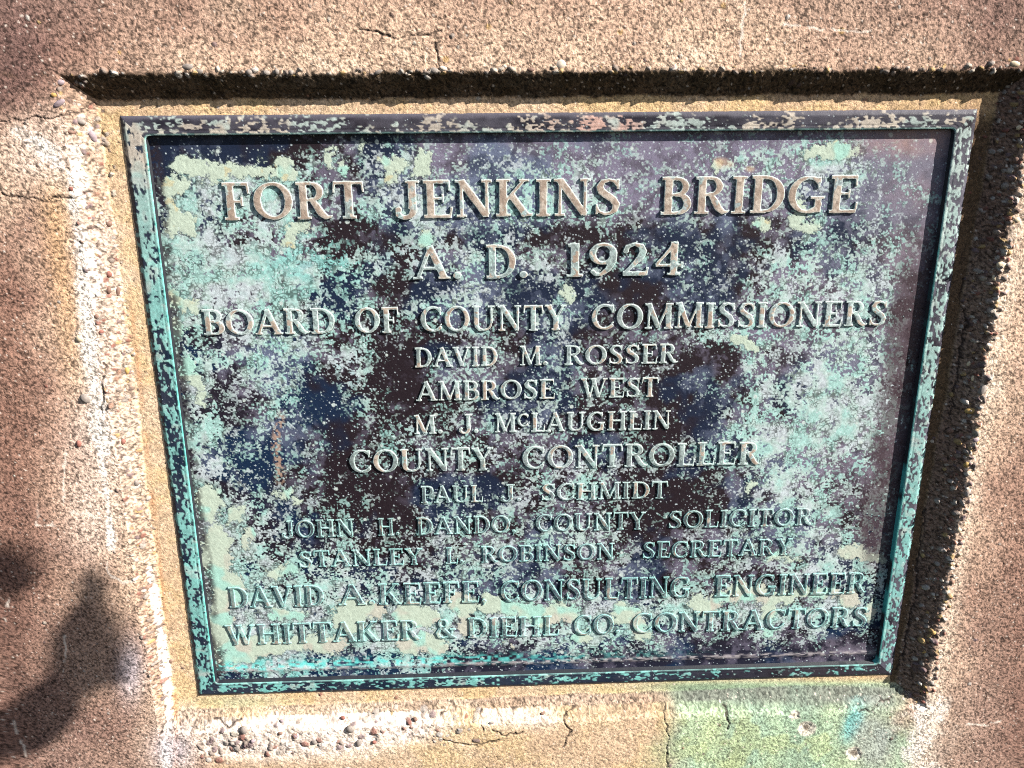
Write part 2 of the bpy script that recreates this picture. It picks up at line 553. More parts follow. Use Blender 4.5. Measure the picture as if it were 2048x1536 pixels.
    for u, v, L, asp, ang, h, c in peb:
        px, py = plane_pt(u, v, 0.008)
        if abs(px) < .449 and abs(py) < .358:
            continue
        i0, i1 = np.searchsorted(xs, [px - L * 1.3, px + L * 1.3])
        j0, j1 = np.searchsorted(ys, [py - L * 1.3, py + L * 1.3])
        if i1 - i0 < 2 or j1 - j0 < 2 or i1 >= len(xs) or j1 >= len(ys):
            continue
        sl = (slice(j0, j1), slice(i0, i1))
        dx, dy = X[sl] - px, Y[sl] - py
        ca, sa = math.cos(ang), math.sin(ang)
        a, b = (dx * ca + dy * sa) / L, (-dx * sa + dy * ca) / (L * asp)
        r = np.sqrt(a * a + b * b) * (1 + .18 * (vn(X[sl], Y[sl], .004, 171) - .5))
        mk = sstep(1.0, .82, r)
        Z[sl] += L * h * np.sqrt(np.clip(1 - r * r, 0, 1)) - .0005 * np.exp(-((r - 1.08) / .12) ** 2)
        pc = PEB_COL[c] * (1 + .35 * (rg.random() - .5))
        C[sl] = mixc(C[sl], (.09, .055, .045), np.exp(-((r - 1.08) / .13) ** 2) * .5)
        C[sl] = mixc(C[sl], pc * .8, mk * .85)

    # ---- cracks and veins
    wx = (fbm(X, Y, .009, 181, 3) - .5) * 14
    wy = (fbm(X, Y, .009, 183, 3) - .5) * 14
    for pts in CRACKS:
        d = seg_dist(U + wx, V + wy, pts)
        w = .8 + 1.1 * vn(X, Y, .02, 185)
        mk = sstep(w + .9, w - .7, d)
        Z = Z - mk * .0010
        C = mixc(C, (.03, .02, .017), mk * .9)
    for pts in VEINS:
        d = seg_dist(U + wx, V + wy, pts)
        mk = sstep(3.4, 1.0, d) * sstep(.2, .5, vn(X, Y, .008, 187))
        C = mixc(C, (.70, .60, .52), mk * .75)
    # the hollow behind the plaque is left flat so that nothing pokes through the bronze
    cover = (np.abs(X) < .4465) & (np.abs(Y) < PH / 2 - .004)
    Z = np.where(cover, -.016, Z)
    R = np.full(X.shape, .92, np.float32)
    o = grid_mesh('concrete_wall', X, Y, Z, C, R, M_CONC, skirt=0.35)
    tag(o, 'weathered tan concrete wall with a bevelled recess, cracks, pebbles and green copper stains', 'wall')
    return o


wall = build_wall()

# ------------------------------------------------------------------ the bronze plaque
plaque = bpy.data.objects.new('bronze_plaque', None)
col.objects.link(plaque)
tag(plaque, 'dark cast bronze plaque with green patina and raised lettering set in the wall recess', 'plaque')

PAT = digit_map("""
0 0 0 0 1 1 1 3 | 3 3 3 3 3 3 3 3 | 2 3 4 4 3 3 3 4 | 3 3 4 3 2 2 2 0
1 5 6 3 2 4 5 4 | 4 6 6 5 4 4 4 4 | 5 4 3 3 3 3 5 6 | 6 5 8 8 5 3 3 2
5 9 8 9 9 8 6 3 | 3 5 5 4 5 4 5 5 | 5 6 5 4 3 5 5 6 | 6 5 5 4 4 4 4 3
6 6 7 7 7 6 5 5 | 5 6 8 7 5 6 7 6 | 6 6 6 4 4 4 3 3 | 3 5 5 3 3 4 3 4
7 9 8 6 6 7 5 1 | 2 3 4 5 3 2 5 2 | 2 2 3 2 2 3 3 2 | 3 3 7 3 5 5 4 3
8 8 8 8 8 7 7 6 | 7 5 5 7 6 6 6 6 | 7 5 5 5 4 5 3 3 | 5 6 6 5 5 5 4 3
8 8 8 7 8 8 7 4 | 5 2 2 3 5 5 2 2 | 3 3 2 1 2 4 4 3 | 5 6 6 6 7 6 3 2
8 8 7 6 6 7 6 3 | 6 4 5 6 6 5 4 4 | 5 4 3 2 3 4 4 5 | 6 5 5 5 6 5 2 2
5 5 5 6 6 6 6 5 | 6 3 3 3 4 4 4 4 | 5 3 3 4 4 4 6 6 | 5 5 6 6 6 5 3 2
5 8 6 6 7 6 5 6 | 6 2 1 5 5 5 3 2 | 4 3 4 3 3 2 1 2 | 7 3 6 6 6 6 4 2
4 8 5 4 5 5 3 3 | 5 2 1 3 5 4 3 3 | 4 4 4 4 2 3 4 4 | 6 5 7 7 6 7 3 1
2 7 5 3 6 5 3 2 | 5 3 2 3 5 4 4 5 | 5 4 4 3 3 2 2 5 | 7 4 8 8 8 8 3 1
4 7 7 3 5 4 4 2 | 3 5 6 4 5 5 4 5 | 4 4 3 4 2 3 3 7 | 7 8 8 8 7 5 1 1
5 6 7 5 3 3 4 2 | 4 4 4 4 5 5 3 5 | 5 6 5 4 5 6 6 5 | 5 5 5 5 5 3 1 0
4 6 4 5 4 4 4 3 | 2 2 3 4 4 2 4 5 | 5 5 5 4 2 2 3 4 | 5 7 7 5 4 4 2 1
3 7 8 7 5 4 4 4 | 4 2 3 5 5 4 5 4 | 5 5 4 2 3 2 3 5 | 4 6 6 4 5 6 3 1
3 8 8 7 6 4 4 5 | 4 3 4 5 5 5 5 5 | 6 6 6 3 2 4 4 5 | 5 5 6 6 4 4 3 4
2 8 8 7 6 6 6 6 | 5 5 4 5 6 6 4 4 | 5 4 5 4 3 4 4 5 | 5 6 6 6 7 6 5 5
2 6 9 8 7 7 7 6 | 6 5 5 6 4 4 5 4 | 4 4 4 4 3 5 5 5 | 4 4 4 5 5 4 5 5
2 4 9 9 8 8 7 7 | 8 7 8 8 8 6 8 8 | 7 7 6 8 8 8 7 8 | 9 8 8 7 7 5 4 4
1 3 9 9 9 9 8 8 | 9 8 9 8 7 7 6 6 | 7 8 7 7 5 5 5 4 | 5 5 4 3 4 4 3 3
1 2 6 8 9 8 6 5 | 4 6 6 5 2 2 1 1 | 2 3 2 1 1 1 1 1 | 1 1 1 1 1 2 2 2
1 2 3 4 4 4 3 3 | 3 3 3 3 2 2 2 2 | 2 2 2 1 1 1 1 1 | 1 1 1 1 1 1 1 1
""")
FILM = digit_map("""
1 1 1 1 1 2 2 3 | 3 3 4 5 5 5 5 5 | 6 6 6 6 6 6 6 6 | 6 6 6 7 7 7 7 7
1 1 1 1 1 1 2 3 | 3 3 4 5 5 5 5 6 | 6 6 6 6 6 6 6 6 | 6 6 6 7 7 7 7 7
1 2 2 3 3 3 3 3 | 4 4 5 5 5 5 6 6 | 6 6 6 6 5 6 6 6 | 6 6 7 7 6 7 7 7
1 2 3 3 3 4 4 4 | 4 4 5 5 5 5 6 6 | 6 6 5 5 5 5 5 5 | 5 5 6 6 5 6 6 6
2 3 3 3 3 4 2 0 | 1 0 1 3 2 1 1 0 | 1 1 2 1 0 0 1 1 | 2 2 3 2 3 5 5 5
2 3 3 4 3 3 2 1 | 1 1 2 4 4 4 4 4 | 4 4 3 4 4 4 2 1 | 3 4 4 4 4 5 5 4
2 4 4 4 4 4 2 0 | 2 0 0 1 4 4 1 1 | 2 1 0 0 2 3 3 2 | 4 5 5 5 5 5 3 2
2 3 3 3 4 3 2 1 | 3 1 2 4 4 4 2 3 | 4 3 2 1 3 3 4 4 | 5 5 5 5 5 4 2 2
2 2 3 4 4 4 3 3 | 3 1 1 1 2 2 2 3 | 3 2 2 3 4 4 4 4 | 5 5 5 5 5 5 2 2
1 3 3 4 5 5 3 2 | 2 0 0 3 4 4 2 1 | 3 3 3 2 1 1 2 2 | 3 4 4 5 5 4 2 2
1 2 1 3 4 4 1 0 | 2 1 0 2 3 3 2 2 | 3 2 2 2 0 2 2 2 | 3 3 5 5 5 5 2 2
0 1 1 2 4 3 1 0 | 2 2 1 2 3 2 2 3 | 3 3 2 2 1 1 1 3 | 4 2 5 5 5 5 2 2
1 2 2 0 3 3 2 0 | 1 2 2 2 3 3 3 3 | 3 3 2 1 1 1 2 4 | 5 5 5 5 5 5 2 2
1 2 3 1 1 2 2 0 | 1 2 2 2 3 3 1 2 | 3 3 3 2 2 2 2 4 | 5 5 5 5 4 4 1 2
1 2 1 1 0 1 2 0 | 0 0 1 2 2 1 1 2 | 3 3 2 1 0 0 0 3 | 4 5 5 4 3 3 2 1
1 2 2 2 1 1 1 0 | 0 0 1 2 2 1 2 2 | 3 3 2 0 0 0 1 3 | 3 4 4 4 3 3 2 1
1 2 2 1 0 1 1 1 | 0 1 2 2 3 3 3 3 | 3 3 3 1 1 3 3 4 | 4 4 4 4 2 2 2 2
1 2 2 1 0 1 1 1 | 1 1 1 2 2 2 3 4 | 4 4 4 3 3 3 3 3 | 3 3 3 3 2 2 2 2
1 1 2 1 1 1 1 1 | 1 1 1 1 2 3 3 3 | 3 3 3 3 2 2 2 2 | 2 3 3 2 2 2 2 2
1 1 2 2 1 1 1 1 | 1 1 2 2 2 3 3 3 | 3 3 3 3 3 3 3 3 | 3 3 3 3 3 2 2 2
1 1 1 1 1 1 1 1 | 2 2 2 2 3 3 3 3 | 3 3 3 3 3 3 2 2 | 2 2 2 2 2 2 2 2
1 1 1 1 1 1 1 1 | 1 1 1 1 1 1 1 1 | 2 3 1 1 1 1 1 2 | 2 2 3 3 3 3 2 2
2 2 2 2 2 2 2 2 | 2 2 2 2 2 2 2 2 | 2 2 2 2 2 2 2 2 | 2 2 2 2 2 2 2 2
""")
# crusts with a clear outline of their own: photo position, half sizes, tilt (degrees)
CRUST = [(1665, 303, 58, 17, -4), (1615, 452, 27, 15, 5), (1600, 425, 14, 26, 15), (1527, 447, 16, 10, 0),
         (785, 325, 26, 17, 10), (782, 350, 11, 20, 5), (845, 325, 18, 20, 0), (845, 345, 22, 14, -20), (726, 297, 9, 14, 0),
         (662, 292, 8, 11, 0), (658, 322, 9, 17, 8), (684, 338, 7, 20, 5), (517, 318, 8, 13, 0), (532, 322, 9, 11, 0), (568, 320, 18, 20, 0),
         (500, 345, 60, 13, 5), (575, 350, 22, 16, 0), (380, 332, 48, 20, 5), (420, 345, 45, 18, 0), (350, 372, 28, 20, 0),
         (335, 400, 10, 14, 0), (345, 440, 18, 40, 0), (375, 450, 20, 28, 0), (1495, 690, 26, 13, 35), (1475, 678, 16, 10, 0),
         (372, 738, 17, 22, 10), (395, 765, 15, 20, 0), (405, 800, 11, 16, 0), (345, 660, 24, 24, 0), (348, 600, 14, 30, -30), (380, 615, 22, 12, 40),
         (1135, 585, 10, 16, 0), (553, 986, 8, 7, 0), (570, 985, 8, 7, 0), (577, 990, 9, 12, 20), (1500, 975, 9, 17, 30),
         (1430, 325, 14, 12, 0), (855, 480, 14, 16, 0), (590, 455, 28, 12, -10), (578, 475, 15, 20, 0),
         (1470, 1192, 70, 16, -14), (1410, 1213, 32, 20, 0), (1555, 1200, 46, 13, -4), (1620, 1190, 62, 12, -3), (1700, 1200, 22, 18, 20),
         (1540, 1222, 12, 20, 0), (1250, 1230, 30, 22, 25), (1280, 1262, 16, 30, -30), (1541, 1268, 18, 8, 0), (1299, 1278, 9, 8, 0),
         (1742, 1226, 10, 22, 10), (560, 1228, 24, 12, 0), (600, 1230, 18, 10, 0), (520, 1295, 70, 18, 0), (640, 1290, 60, 18, 0), (440, 1260, 26, 50, 0),
         (470, 1320, 45, 14, 0), (700, 1235, 30, 40, 0), (745, 1222, 26, 16, 0), (815, 1290, 24, 18, 20), (868, 1290, 34, 22, 20),
         (930, 1255, 14, 22, 0), (925, 1210, 26, 26, 0), (990, 1212, 40, 18, 0), (1060, 1225, 60, 16, 0), (1120, 1225, 40, 18, 0), (1165, 1275, 22, 12, -20),
         (1085, 1236, 30, 20, 0), (830, 1232, 50, 22, 0), (1020, 1293, 7, 6, 0), (1750, 1115, 34, 10, 10), (1700, 1105, 30, 10, 0),
         (1565, 1118, 40, 6, 0), (545, 1150, 18, 14, 0), (580, 1145, 18, 12, 0), (598, 1000, 8, 8, 0), (415, 1010, 24, 40, 0), (430, 1110, 30, 60, 0),
         (470, 1030, 18, 20, 0), (492, 1075, 12, 18, 0), (455, 1180, 34, 40, 0)]
CRUST = [c for c in CRUST]


def crust_field(U, V, X, Y):
    wx = (fbm(X, Y, .012, 211, 5, .8) - .5) * 46
    wy = (fbm(X, Y, .012, 223, 5, .8) - .5) * 46
    best = np.full(U.shape, -9.0, np.float32)
    for u, v, a, b, ang in CRUST:
        r = max(a, b) * 1.8 + 20
        mk = (np.abs(U - u) < r) & (np.abs(V - v) < r)
        if not mk.any():
            continue
        dx, dy = U[mk] + wx[mk] - u, V[mk] + wy[mk] - v
        t = math.radians(ang)
        p, q = dx * math.cos(t) + dy * math.sin(t), -dx * math.sin(t) + dy * math.cos(t)
        best[mk] = np.maximum(best[mk], (1 - np.sqrt((p / a) ** 2 + (q / b) ** 2)) * min(a, b))
    return best                                   # depth inside in photo pixels


def patina(X, Y, zone='panel'):
    """colour, roughness and crust thickness of the bronze at plane points"""
    U, V = to_px(X, Y, -.005)
    wu = U + (fbm(X, Y, .03, 201, 4, .6) - .5) * 60
    wv = V + (fbm(X, Y, .03, 203, 4, .6) - .5) * 60
    P = sample(PAT, wu, wv, 300, 250, 50) / 9.0
    P = np.clip((P - .48) * 1.5 + .46, 0, 1)
    Fm = sample(FILM, wu, wv, 300, 250, 50) / 9.0
    # purple-black bronze, drifting to navy at the left and the foot
    nb = fbm(X, Y, .06, 207, 4)
    blue = np.clip(sstep(.44, .60, nb) * .85 + .55 * sstep(1180, 1330, V) + .35 * sstep(1000, 400, U) * sstep(400, 700, V) - .2, 0, 1)
    C = np.empty(X.shape + (3,), np.float32)
    C[:] = (.0125, .0072, .0105)
    C = mixc(C, (.004, .015, .042), blue)
    # thin grey-lavender film, mottled
    film_n = rank(fbm(X, Y, .016, 209, 5, .7))
    film = np.clip((Fm * 1.40 - .62 * film_n + .02) * 1.4, 0, 1)
    fc = np.empty_like(C)
    fc[:] = (.158, .142, .205)
    fc = mixc(fc, (.090, .120, .190), sstep(.4, .6, nb) * .8)
    fc = mixc(fc, (.19, .148, .165), sstep(1500, 1850, U) * .5)
    C = C * (1 - film[..., None] * .9) + fc * film[..., None] * .9
    R = .5 + .25 * film
    # verdigris in fine flecks
    nA = rank(.42 * vn(X, Y, .00185, 231) + .30 * vn(X, Y, .0036, 233) + .28 * vn(X, Y, .0072, 235))
    nB = rank(fbm(X, Y, .016, 241, 5, .75))
    n = rank(.70 * nA + .30 * nB)
    cover = sstep(-.10, .10, (P * 1.05 - .12) - n) * (.62 + .38 * sstep(.25, .75, P))
    # tone of the verdigris: grey-green, minty, teal
    tn = fbm(X, Y, .02, 251, 4, .6)
    pc = np.empty_like(C)
    pc[:] = (.32, .415, .395)
    pc = mixc(pc, (.24, .425, .395), sstep(.48, .66, tn) * .75)
    pc = mixc(pc, (.37, .405, .44), sstep(.5, .32, tn) * .8)
    teal = np.clip(np.exp(-((U - 650) / 160) ** 2 - ((V - 520) / 70) ** 2) * .8 + sstep(1290, 1345, V) * sstep(1150, 700, U) * 1.0
                   + .45 * np.exp(-((U - 700) / 200) ** 2 - ((V - 830) / 160) ** 2), 0, 1)
    pc = mixc(pc, (.11, .38, .37), teal * (.1 + .6 * sstep(.35, .6, vn(X, Y, .008, 253))))
    pc = pc * (.80 + .40 * vn(X, Y, .0022, 255))[..., None]
    crk = np.minimum(np.abs(vn(X, Y, .0046, 257) - .5) * .0046, np.abs(vn(X, Y, .0031, 258) - .5) * .0036)
    crack = sstep(.00042, .00012, crk) * sstep(.25, .6, vn(X, Y, .012, 259))
    pc = pc * (1 - .72 * crack)[..., None]
    C = C * (1 - cover[..., None]) + pc * cover[..., None]
    # crusts: smooth, thick, crisp outline, dark rim
    cf = crust_field(U, V, X, Y)
    cf = cf - 6 * (P < .2)
    rim = np.exp(-((cf + 1.6) / 1.7) ** 2)
    body = sstep(-.3, 1.1, cf)
    cc = np.empty_like(C)
    cc[:] = (.36, .425, .35)
    cc = mixc(cc, (.38, .375, .32), sstep(.5, .64, fbm(X, Y, .025, 261, 3)) * sstep(1000, 1200, V))
    cc = mixc(cc, (.25, .47, .41), sstep(.55, .68, fbm(X, Y, .03, 263, 3)) * .8)
    cc = mixc(cc, (.42, .33, .16), sstep(.66, .74, fbm(X, Y, .012, 265, 3)) * .5 * sstep(700, 500, V))
    cc = cc * (.9 + .2 * vn(X, Y, .003, 267))[..., None]
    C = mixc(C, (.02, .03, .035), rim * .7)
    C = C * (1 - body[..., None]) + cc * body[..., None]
    pits = dots(X, Y, .006, 271, .25, .0003, .0009)
    C = mixc(C, (.04, .07, .08), sstep(0, .0005, pits) * body * .8)
    # bright flecks everywhere
    fl = dots(X, Y, .0042, 281, .42 + .4 * P, .0004, .0012)
    fm = sstep(0, .0005, fl)
    C = mixc(C, (.43, .50, .53), fm * .9 * (1 - body))
    fl2 = dots(X, Y, .021, 291, .30, .0008, .0028)
    C = mixc(C, (.40, .46, .44), sstep(0, .0006, fl2 + .0008 * (vn(X, Y, .003, 293) - .5)) * .9 * (1 - body))
    # brown-streaked run of old glue at the left
    run = np.exp(-((U - 556 - 5 * np.sin(V / 21)) / 9) ** 4) * sstep(815, 845, V) * (1 - sstep(960, 975, V))
    C = mixc(C, (.30, .20, .15), run * sstep(.35, .6, vn(X, Y, .0026, 295)) * .85)
    # tan metal where the crust has worn through, near the top right
    tan_ = np.exp(-((U - 1445) / 22) ** 2 - ((V - 327) / 12) ** 2) + .8 * np.exp(-((U - 1500) / 12) ** 2 - ((V - 340) / 8) ** 2)
    C = mixc(C, (.42, .30, .19), np.clip(tan_ * 2 * vn(X, Y, .008, 297) - .3, 0, .9))
    pk = sstep(1650, 1850, U) * sstep(330, 285, V)
    C = mixc(C, (.34, .21, .18), np.clip(pk * .7 * fbm(X, Y, .01, 299, 3), 0, .6))
    thick = .00010 * cover + .00014 * sstep(-1, 2, cf) + .00005 * film_n
    R = np.clip(R + .35 * np.maximum(cover, body), 0, .95)
    return C, R, thick, cover


IL, IR_, IT, IB = -0.4235, 0.4255, -0.3365, 0.3365     # inner edges of the border
PZ = -0.0076                                           # panel level
W2, H2 = 0.45, PH / 2

# panel
xs = np.arange(IL - .003, IR_ + .003, .00074)
ys = np.arange(IT - .003, IB + .003, .00074)
X, Y = np.meshgrid(xs, ys)
C, R, T, cov = patina(X, Y)
# low bead running along the foot of the panel
bead = np.exp(-((Y - (IB - .0125)) / .0035) ** 2)
C = mixc(C, (.33, .30, .31), np.clip(bead * 1.2 * rank(vn(X * .3, Y, .0016, 301)) - .2, 0, .75))
tealband = np.exp(-((Y - (IB - .020)) / .006) ** 2) * sstep(.25, -.25, X)
C = mixc(C, (.11, .50, .48), np.clip(tealband * (rank(vn(X * .6, Y, .0028, 303)) * 1.7 - .55), 0, .9))
# dark rim strip along the left, top and right edges of the panel
dl = np.minimum(X - IL, IR_ - X)
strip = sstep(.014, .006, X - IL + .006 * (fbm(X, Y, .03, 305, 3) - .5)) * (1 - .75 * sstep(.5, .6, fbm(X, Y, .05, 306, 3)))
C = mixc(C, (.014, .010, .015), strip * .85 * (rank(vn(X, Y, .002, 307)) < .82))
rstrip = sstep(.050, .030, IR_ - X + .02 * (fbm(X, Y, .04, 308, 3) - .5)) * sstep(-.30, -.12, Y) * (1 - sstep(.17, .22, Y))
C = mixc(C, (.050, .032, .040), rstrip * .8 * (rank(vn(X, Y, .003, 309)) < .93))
Z = PZ + T + bead * .0009 + (fbm(X, Y, .010, 311, 3) - .5) * .00022 + (vn(X, Y, .0022, 313) - .5) * .00009
panel = grid_mesh('back_panel', X, Y, Z, C, R, M_BRZ, plaque)


# border
def build_border():
    prof = [0, .0006, .0014, .0026, .004, .0058]

    def ax(lo, ilo, ihi, hi):
        s = .0008
        a = [lo + p for p in prof] + list(np.arange(lo + .0066, ilo - .0022, s)) + [ilo - .0016, ilo - .0010, ilo - .0006, ilo - .0003, ilo, ilo + .0004, ilo + .0012]
        mid = list(np.arange(ilo + .002, ihi - .0018, s))
        b = [hi - p for p in prof] + list(np.arange(hi - .0066, ihi + .0022, -s)) + [ihi + .0016, ihi + .0010, ihi + .0006, ihi + .0003, ihi, ihi - .0004, ihi - .0012]
        return np.array(sorted(a + mid + b))
    xs = ax(-W2, IL, IR_, W2)
    ys = ax(-H2, IT, IB, H2)
    X, Y = np.meshgrid(xs, ys)
    do = np.minimum(np.minimum(X + W2, W2 - X), np.minimum(Y + H2, H2 - Y))
    # rounded inner opening
    cx, cy = (IL + IR_) / 2, (IT + IB) / 2
    rr = .0035
    qx = np.abs(X - cx) - (IR_ - IL) / 2 + rr
    qy = np.abs(Y - cy) - (IB - IT) / 2 + rr
    di = np.hypot(np.maximum(qx, 0), np.maximum(qy, 0)) + np.minimum(np.maximum(qx, qy), 0) - rr   # >0 on the border
    U, V = to_px(X, Y, 0)
    Z = -.0034 * (1 - sstep(0, .0072, do)) - .0012 * np.exp(-(do / .0012) ** 2)
    Z = Z - .0009 * (1 - sstep(.0004, .0020, di))
    Z = np.where(di < .00015, PZ - .0004, Z)
    # a fine step line near the inner edge
    Z = Z - .00035 * np.exp(-((di - .0052) / .0008) ** 2)
    along = np.where((np.abs(X) - W2) > (np.abs(Y) - H2), 1, 0)      # 1 on the upright rails
    sx = np.where(along == 1, X, X * .55)
    sy = np.where(along == 1, Y * .6, Y)
    left = (X < IL) & (along == 1)
    rightr = (X > IR_) & (along == 1)
    top = (Y < IT) & (along == 0)
    bot = (Y > IB) & (along == 0)
    t = np.clip((V - 230) / 1150, 0, 1)
    P = np.where(left, np.interp(t, [0, .12, .2, .35, .42, .5, .62, .68, .78, 1], [.55, .85, .80, .72, .74, .50, .38, .62, .74, .68]), 0)
    P = np.where(rightr, np.interp(t, [0, .3, .42, .6, .8, .95, 1], [.40, .45, .62, .72, .70, .45, .15]), P)
    P = np.where(top, np.interp(U, [234, 300, 420, 600, 700, 960, 1060, 1330, 1500, 1960], [.5, .55, .42, .45, .26, .30, .6, .55, .36, .42]), P)
    P = np.where(bot, np.interp(U, [393, 500, 800, 1200, 1450, 1790], [.48, .46, .38, .30, .16, .12]), P)
    # cleaner slope near the outer arris
    P = P * (.35 + .65 * sstep(.003, .009, do)) * np.where(bot | top, .5 + .5 * sstep(.006, .0135, do), 1)
    n = rank(.40 * rank(fbm(sx, sy, .011, 321, 4, .65)) + .60 * rank(.5 * vn(sx, sy, .0017, 323) + .5 * vn(sx, sy, .0034, 324)))
    cover = sstep(-.10, .13, P - n) * (.6 + .4 * fbm(X, Y, .02, 322, 3))
    nb = fbm(X, Y, .05, 325, 3)
    C = np.empty(X.shape + (3,), np.float32)
    C[:] = (.014, .010, .015)
    C = mixc(C, (.004, .013, .030), np.clip(np.where(left | bot, .85, .15) * np.where(bot, sstep(1700, 1100, U), 1) + .4 * (nb - .5), 0, 1))
    film = np.where(rightr, .85, np.where(top, .5, .15)) * sstep(.25, .65, fbm(sx, sy, .02, 327, 4, .7)) * np.where(rightr, 1, 1)
    film = np.maximum(film, .75 * sstep(.006, .003, do) * np.where(top | bot, 1, .3))
    C = mixc(C, (.115, .110, .140), film * .75)
    pc = np.empty_like(C)
    pc[:] = (.34, .41, .385)
    teal = np.where(left, np.interp(t, [0, .12, .3, 1], [0, .35, .8, .95]), np.where(rightr, np.interp(t, [0, .45, .7, 1], [.0, .45, .85, .9]), np.where(bot, 1.0, .0)))
    pc = mixc(pc, (.125, .42, .39), .85 * teal * sstep(.25, .6, fbm(X, Y, .012, 329, 3) + .12 * teal))
    pc = mixc(pc, (.42, .37, .31), np.where(top, 1, np.where(left, sstep(.13, .07, t + .06 * (fbm(X, Y, .012, 330, 3) - .5)), 0)) * sstep(.42, .56, fbm(X, Y, .04, 331, 3)))
    pc = mixc(pc, (.44, .28, .235), np.where(top, 1, 0) * np.exp(-((U - 1200) / 110) ** 4) * sstep(.35, .5, fbm(X, Y, .03, 333, 3)))
    pc = pc * (.82 + .36 * vn(X, Y, .002, 335))[..., None]
    C = mixc(C, (.01, .016, .025), np.exp(-((P - n + .05) / .03) ** 2) * .6)
    C = C * (1 - cover[..., None]) + pc * cover[..., None]
    # worn bright inner arris
    ar = np.exp(-((di - .0012) / .0011) ** 2)
    ta = np.where(rightr, np.interp(t, [0, .1, .25, 1], [.1, .4, .9, 1]), np.where(bot, .6, np.where(left, .9, .7)))
    ac = np.empty_like(C)
    ac[:] = (.40, .50, .48)
    ac = mixc(ac, (.10, .52, .46), np.where(rightr | left, ta, .45))
    C = C * (1 - (ar * ta * (.35 + .65 * vn(sx, sy, .004, 337)))[..., None]) + ac * (ar * ta * (.35 + .65 * vn(sx, sy, .004, 337)))[..., None]
    fl = dots(X, Y, .0052, 341, .5, .0003, .001)
    C = mixc(C, (.46, .53, .55), sstep(0, .0005, fl) * .8 * (do > .006))
    # inner wall of the lip: blackened to deepen its shadow, teal where it is streaked
    iw = (di < .0006)
    C = np.where(iw[..., None], mixc(C * .0 + np.float32([.012, .014, .02]), (.05, .32, .31), np.clip(rank(fbm(X * 2, Y * .6, .02, 343, 3)) * 2.2 - 1.1 + .5 * (t > .6), 0, 1) * np.where(rightr | (X > IR_ - .003), .9 * sstep(.25, .5, t), .0)), C)
    Z = Z + .0002 * cover + (fbm(X, Y, .01, 345, 3) - .5) * .0005 * (di > .001)
    R = .5 + .38 * cover
    keep = di > -.0005
    # sides of the casting: close the rim down to the recess floor
    Xp = np.pad(X, 1, mode='edge')
    Yp = np.pad(Y, 1, mode='edge')
    Zp = np.pad(Z, 1, mode='constant', constant_values=-.014)
    Cp = np.pad(C, ((1, 1), (1, 1), (0, 0)), mode='edge')
    Rp = np.pad(R, 1, mode='edge')
    kp = np.pad(keep, 1, mode='edge')
    return grid_mesh('border_frame', Xp, Yp, Zp, Cp, Rp, M_BRZ, plaque, keep=kp)


border = build_border()

# ------------------------------------------------------------------ raised roman capitals, drawn stroke by stroke
TK, TN, SF = .100, .056, .040          # half widths: stem, hairline, serif


def arc(cx, cy, rx, ry, a0, a1, w_side, w_top, n=14):
    pts = []
    for k in range(n + 1):
        a = math.radians(a0 + (a1 - a0) * k / n)
        c = abs(math.cos(a)) ** 1.6
        pts.append((cx + rx * math.cos(a), cy + ry * math.sin(a), w_top + (w_side - w_top) * c))
    return ('p', pts)


def bar(x0, y0, x1, y1, w, w1=None):
    return ('b', x0, y0, x1, y1, w, w if w1 is None else w1)


def srf(x, y, h=.15):
    return bar(x - h, y, x + h, y, SF)


def stem(x, w=TK, y0=0.0, y1=1.0, s0=True, s1=True, h=None):
    h = h or w + .075
    r = [bar(x, y0, x, y1, w)]
    if s0:
        r.append(srf(x, y0 + SF, h))
    if s1:
        r.append(srf(x, y1 - SF, h))
    return r


